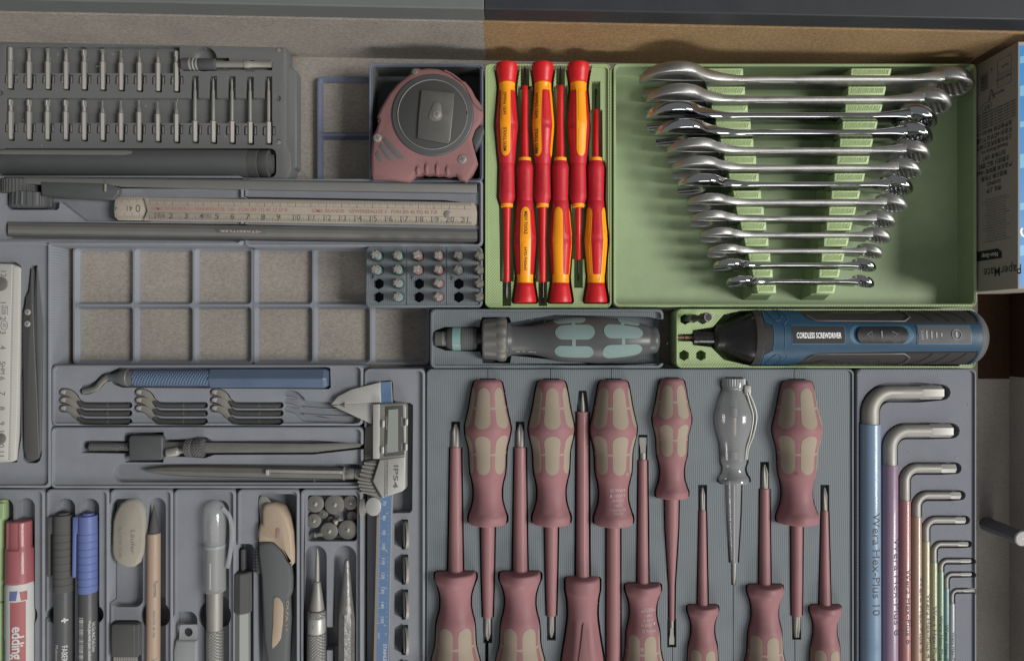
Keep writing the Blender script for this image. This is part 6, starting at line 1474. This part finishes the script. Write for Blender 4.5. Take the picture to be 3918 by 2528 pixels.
# ---------------------------------------------------------------- card box at the right wall
bx = thing('card_box', 'white and blue card box with small print standing right of the green tray', 'box', (329, 101, ZF))
XL = 311.0; Y0, Y1 = 25.5, 177.5; ZB = 39.0
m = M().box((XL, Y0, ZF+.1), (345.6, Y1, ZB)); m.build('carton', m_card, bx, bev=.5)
m = M(); m.add([(XL+1.0, Y0+1.5, ZB+.06), (345, Y0+1.5, ZB+.06), (345, Y1-2.5, ZB+.06), (XL+1.0, Y1-2.5, ZB+.06)], [(0, 1, 2, 3)]); m.build('blue_print', m_cblue, bx, sm=0)
m = M()
for y, h_ in ((168, 6), (150, 9), (128, 5), (108, 12), (78, 6), (52, 9)): m.add([(XL+1.2, y, ZB+.1), (345, y+8, ZB+.1), (345, y+8-h_, ZB+.1), (XL+1.2, y-h_*.7, ZB+.1)], [(0, 1, 2, 3)])
m.build('light_streak', m_clight, bx, sm=0)
m = M(); print_flat(m, 'G', (XL+5, 60, ZB+.13), (0, 1, 0), (-1, 0, 0), 9, .03); m.build('top_lettering', m_wink, bx, sm=0)
XP = XL-.06
def side(m, s, y, z_, size, bold=0.0, align='CENTER'): print_flat(m, s, (XP, y, z_), (0, 0, -1), (0, -1, 0), size, bold, align)
m = M()
side(m, 'PaperMate', 38, 24, 8.5, .01); 
for i in range(17): side(m, ''.join(random.choice('etaoinshr lducm f') for _ in range(0))+['Inks conform to EN71 and ASTM D4236 safety norms', 'Sanford Brands, Lichfield Park, Essex, UK', 'Keep this address for future reference', 'Non toxic ink, cap safely, store flat', 'Conforms to ISO 12757 and DIN 16554'][i % 5], 58+i*1.7, 18, 1.25)
for i, s in enumerate(('消费者热线 400-821-36', '不适合14周岁以下儿童', '上海市浦东新区三林路', 'Newell Brands Inc.', '执行标准 QB/T', '主要成分 油墨 塑料', '产品名称 圆珠笔 HB#2', '制造日期 见包装', '50189423', '地址 上海')): side(m, s, 130-i*4.3, 16, 3.6, .02)
for i in range(6): side(m, 'OFFICE, SUZHOU NEWELL INC, ESSEX, HAMBURG, POLAND', 133+i*1.9, 17, 1.5, .02)
side(m, 'MADE IN USA', 152, 20, 2.0, .02); side(m, 'PAPER CARTON', 160, 26, 2.0, .02); side(m, 'Recycle', 167, 27, 2.2, .02); side(m, '合格', 146, 9, 3.2, .02); side(m, '8', 169, 14, 2.6, .02)
for k in range(12): m.add([(XP, 158+k*.9, 3), (XP, 158+k*.9+random.choice((.3, .5, .7)), 3), (XP, 158+k*.9+.4, 10), (XP, 158+k*.9, 10)], [(0, 1, 2, 3)])
m.build('side_lettering', mat('card_ink', (40, 38, 38), .7), bx, sm=0)
m = M()
for y0, y1, z0, z1 in ((163, 172, 20, 33), (155, 162, 20, 33)): line3(m, [(XP, y0, z0), (XP, y1, z0), (XP, y1, z1), (XP, y0, z1), (XP, y0, z0)], .12)
for (yc, zc_, r) in ((146, 9, 3.4),): line3(m, [(XP, yc+r*math.cos(a_), zc_+1.5*r*math.sin(a_)) for a_ in [i*math.pi/10 for i in range(21)]], .12)
line3(m, [(XP, 156, 14), (XP, 150, 17), (XP, 150, 11), (XP, 156, 14)], .3); m.build('side_marks', mat('card_ink', (40, 38, 38), .7), bx, sm=0)
m = M().prism([(0, 0), (1, 0), (1, 1), (0, 1)], 0, .01) if 0 else M()
m.add([(XP, 46, -2), (XP, 52.5, -2), (XP, 52.5, 20), (XP, 50, 24), (XP, 46, 24)], [(0, 1, 2, 3, 4)]); nb = m.build('black_tag', m_rubd, bx, sm=0)
m = M(); print_flat(m, 'Non-Stop', (XP-.05, 49, 12), (0, 0, -1), (0, -1, 0), 4.2); m.build('tag_lettering', m_wink, nb, sm=0)

# loose printing crumbs lying on the trays
m = M(); rnd = random.Random(3)
for k in range(230):
    u, v = rnd.choice([(rnd.uniform(1650, 3250), rnd.uniform(1430, 2500)), (rnd.uniform(220, 1380), rnd.uniform(1400, 1860)), (rnd.uniform(1860, 3700), rnd.uniform(1190, 1400)), (rnd.uniform(3290, 3720), rnd.uniform(1430, 2300)), (rnd.uniform(0, 1100), rnd.uniform(170, 600))])
    c = w(u, v, 0); zz = (-8.8 if u < 1110 and v < 640 else (-2.45 if u < 1390 else -1.1))
    c = w(u, v, zz); a_ = rnd.uniform(0, 6.28); l_ = rnd.uniform(.15, .9); d_ = Vector((math.cos(a_), math.sin(a_), 0))*l_; 
    m.tube([c-d_, c+Vector((0, 0, .1)), c+d_], rnd.uniform(.07, .16), n=4)
o = m.build('plastic_crumbs', mat('crumb_grey', (150, 150, 146), .6)); o['kind'] = 'stuff'; tag(o, 'tiny pale printing crumbs scattered over the trays', 'crumbs')
SC.cycles.samples = 128 if hasattr(SC, 'cycles') else 64
for o in bpy.data.objects:
    if o.type == 'MESH' and o.parent is None and 'kind' not in o.keys() and 'label' not in o.keys(): print('UNTAGGED', o.name)
print('TRIS', sum(len(o.data.loop_triangles) or sum(len(p.vertices)-2 for p in o.data.polygons) for o in bpy.data.objects if o.type == 'MESH'), 'OBJ', len(bpy.data.objects))
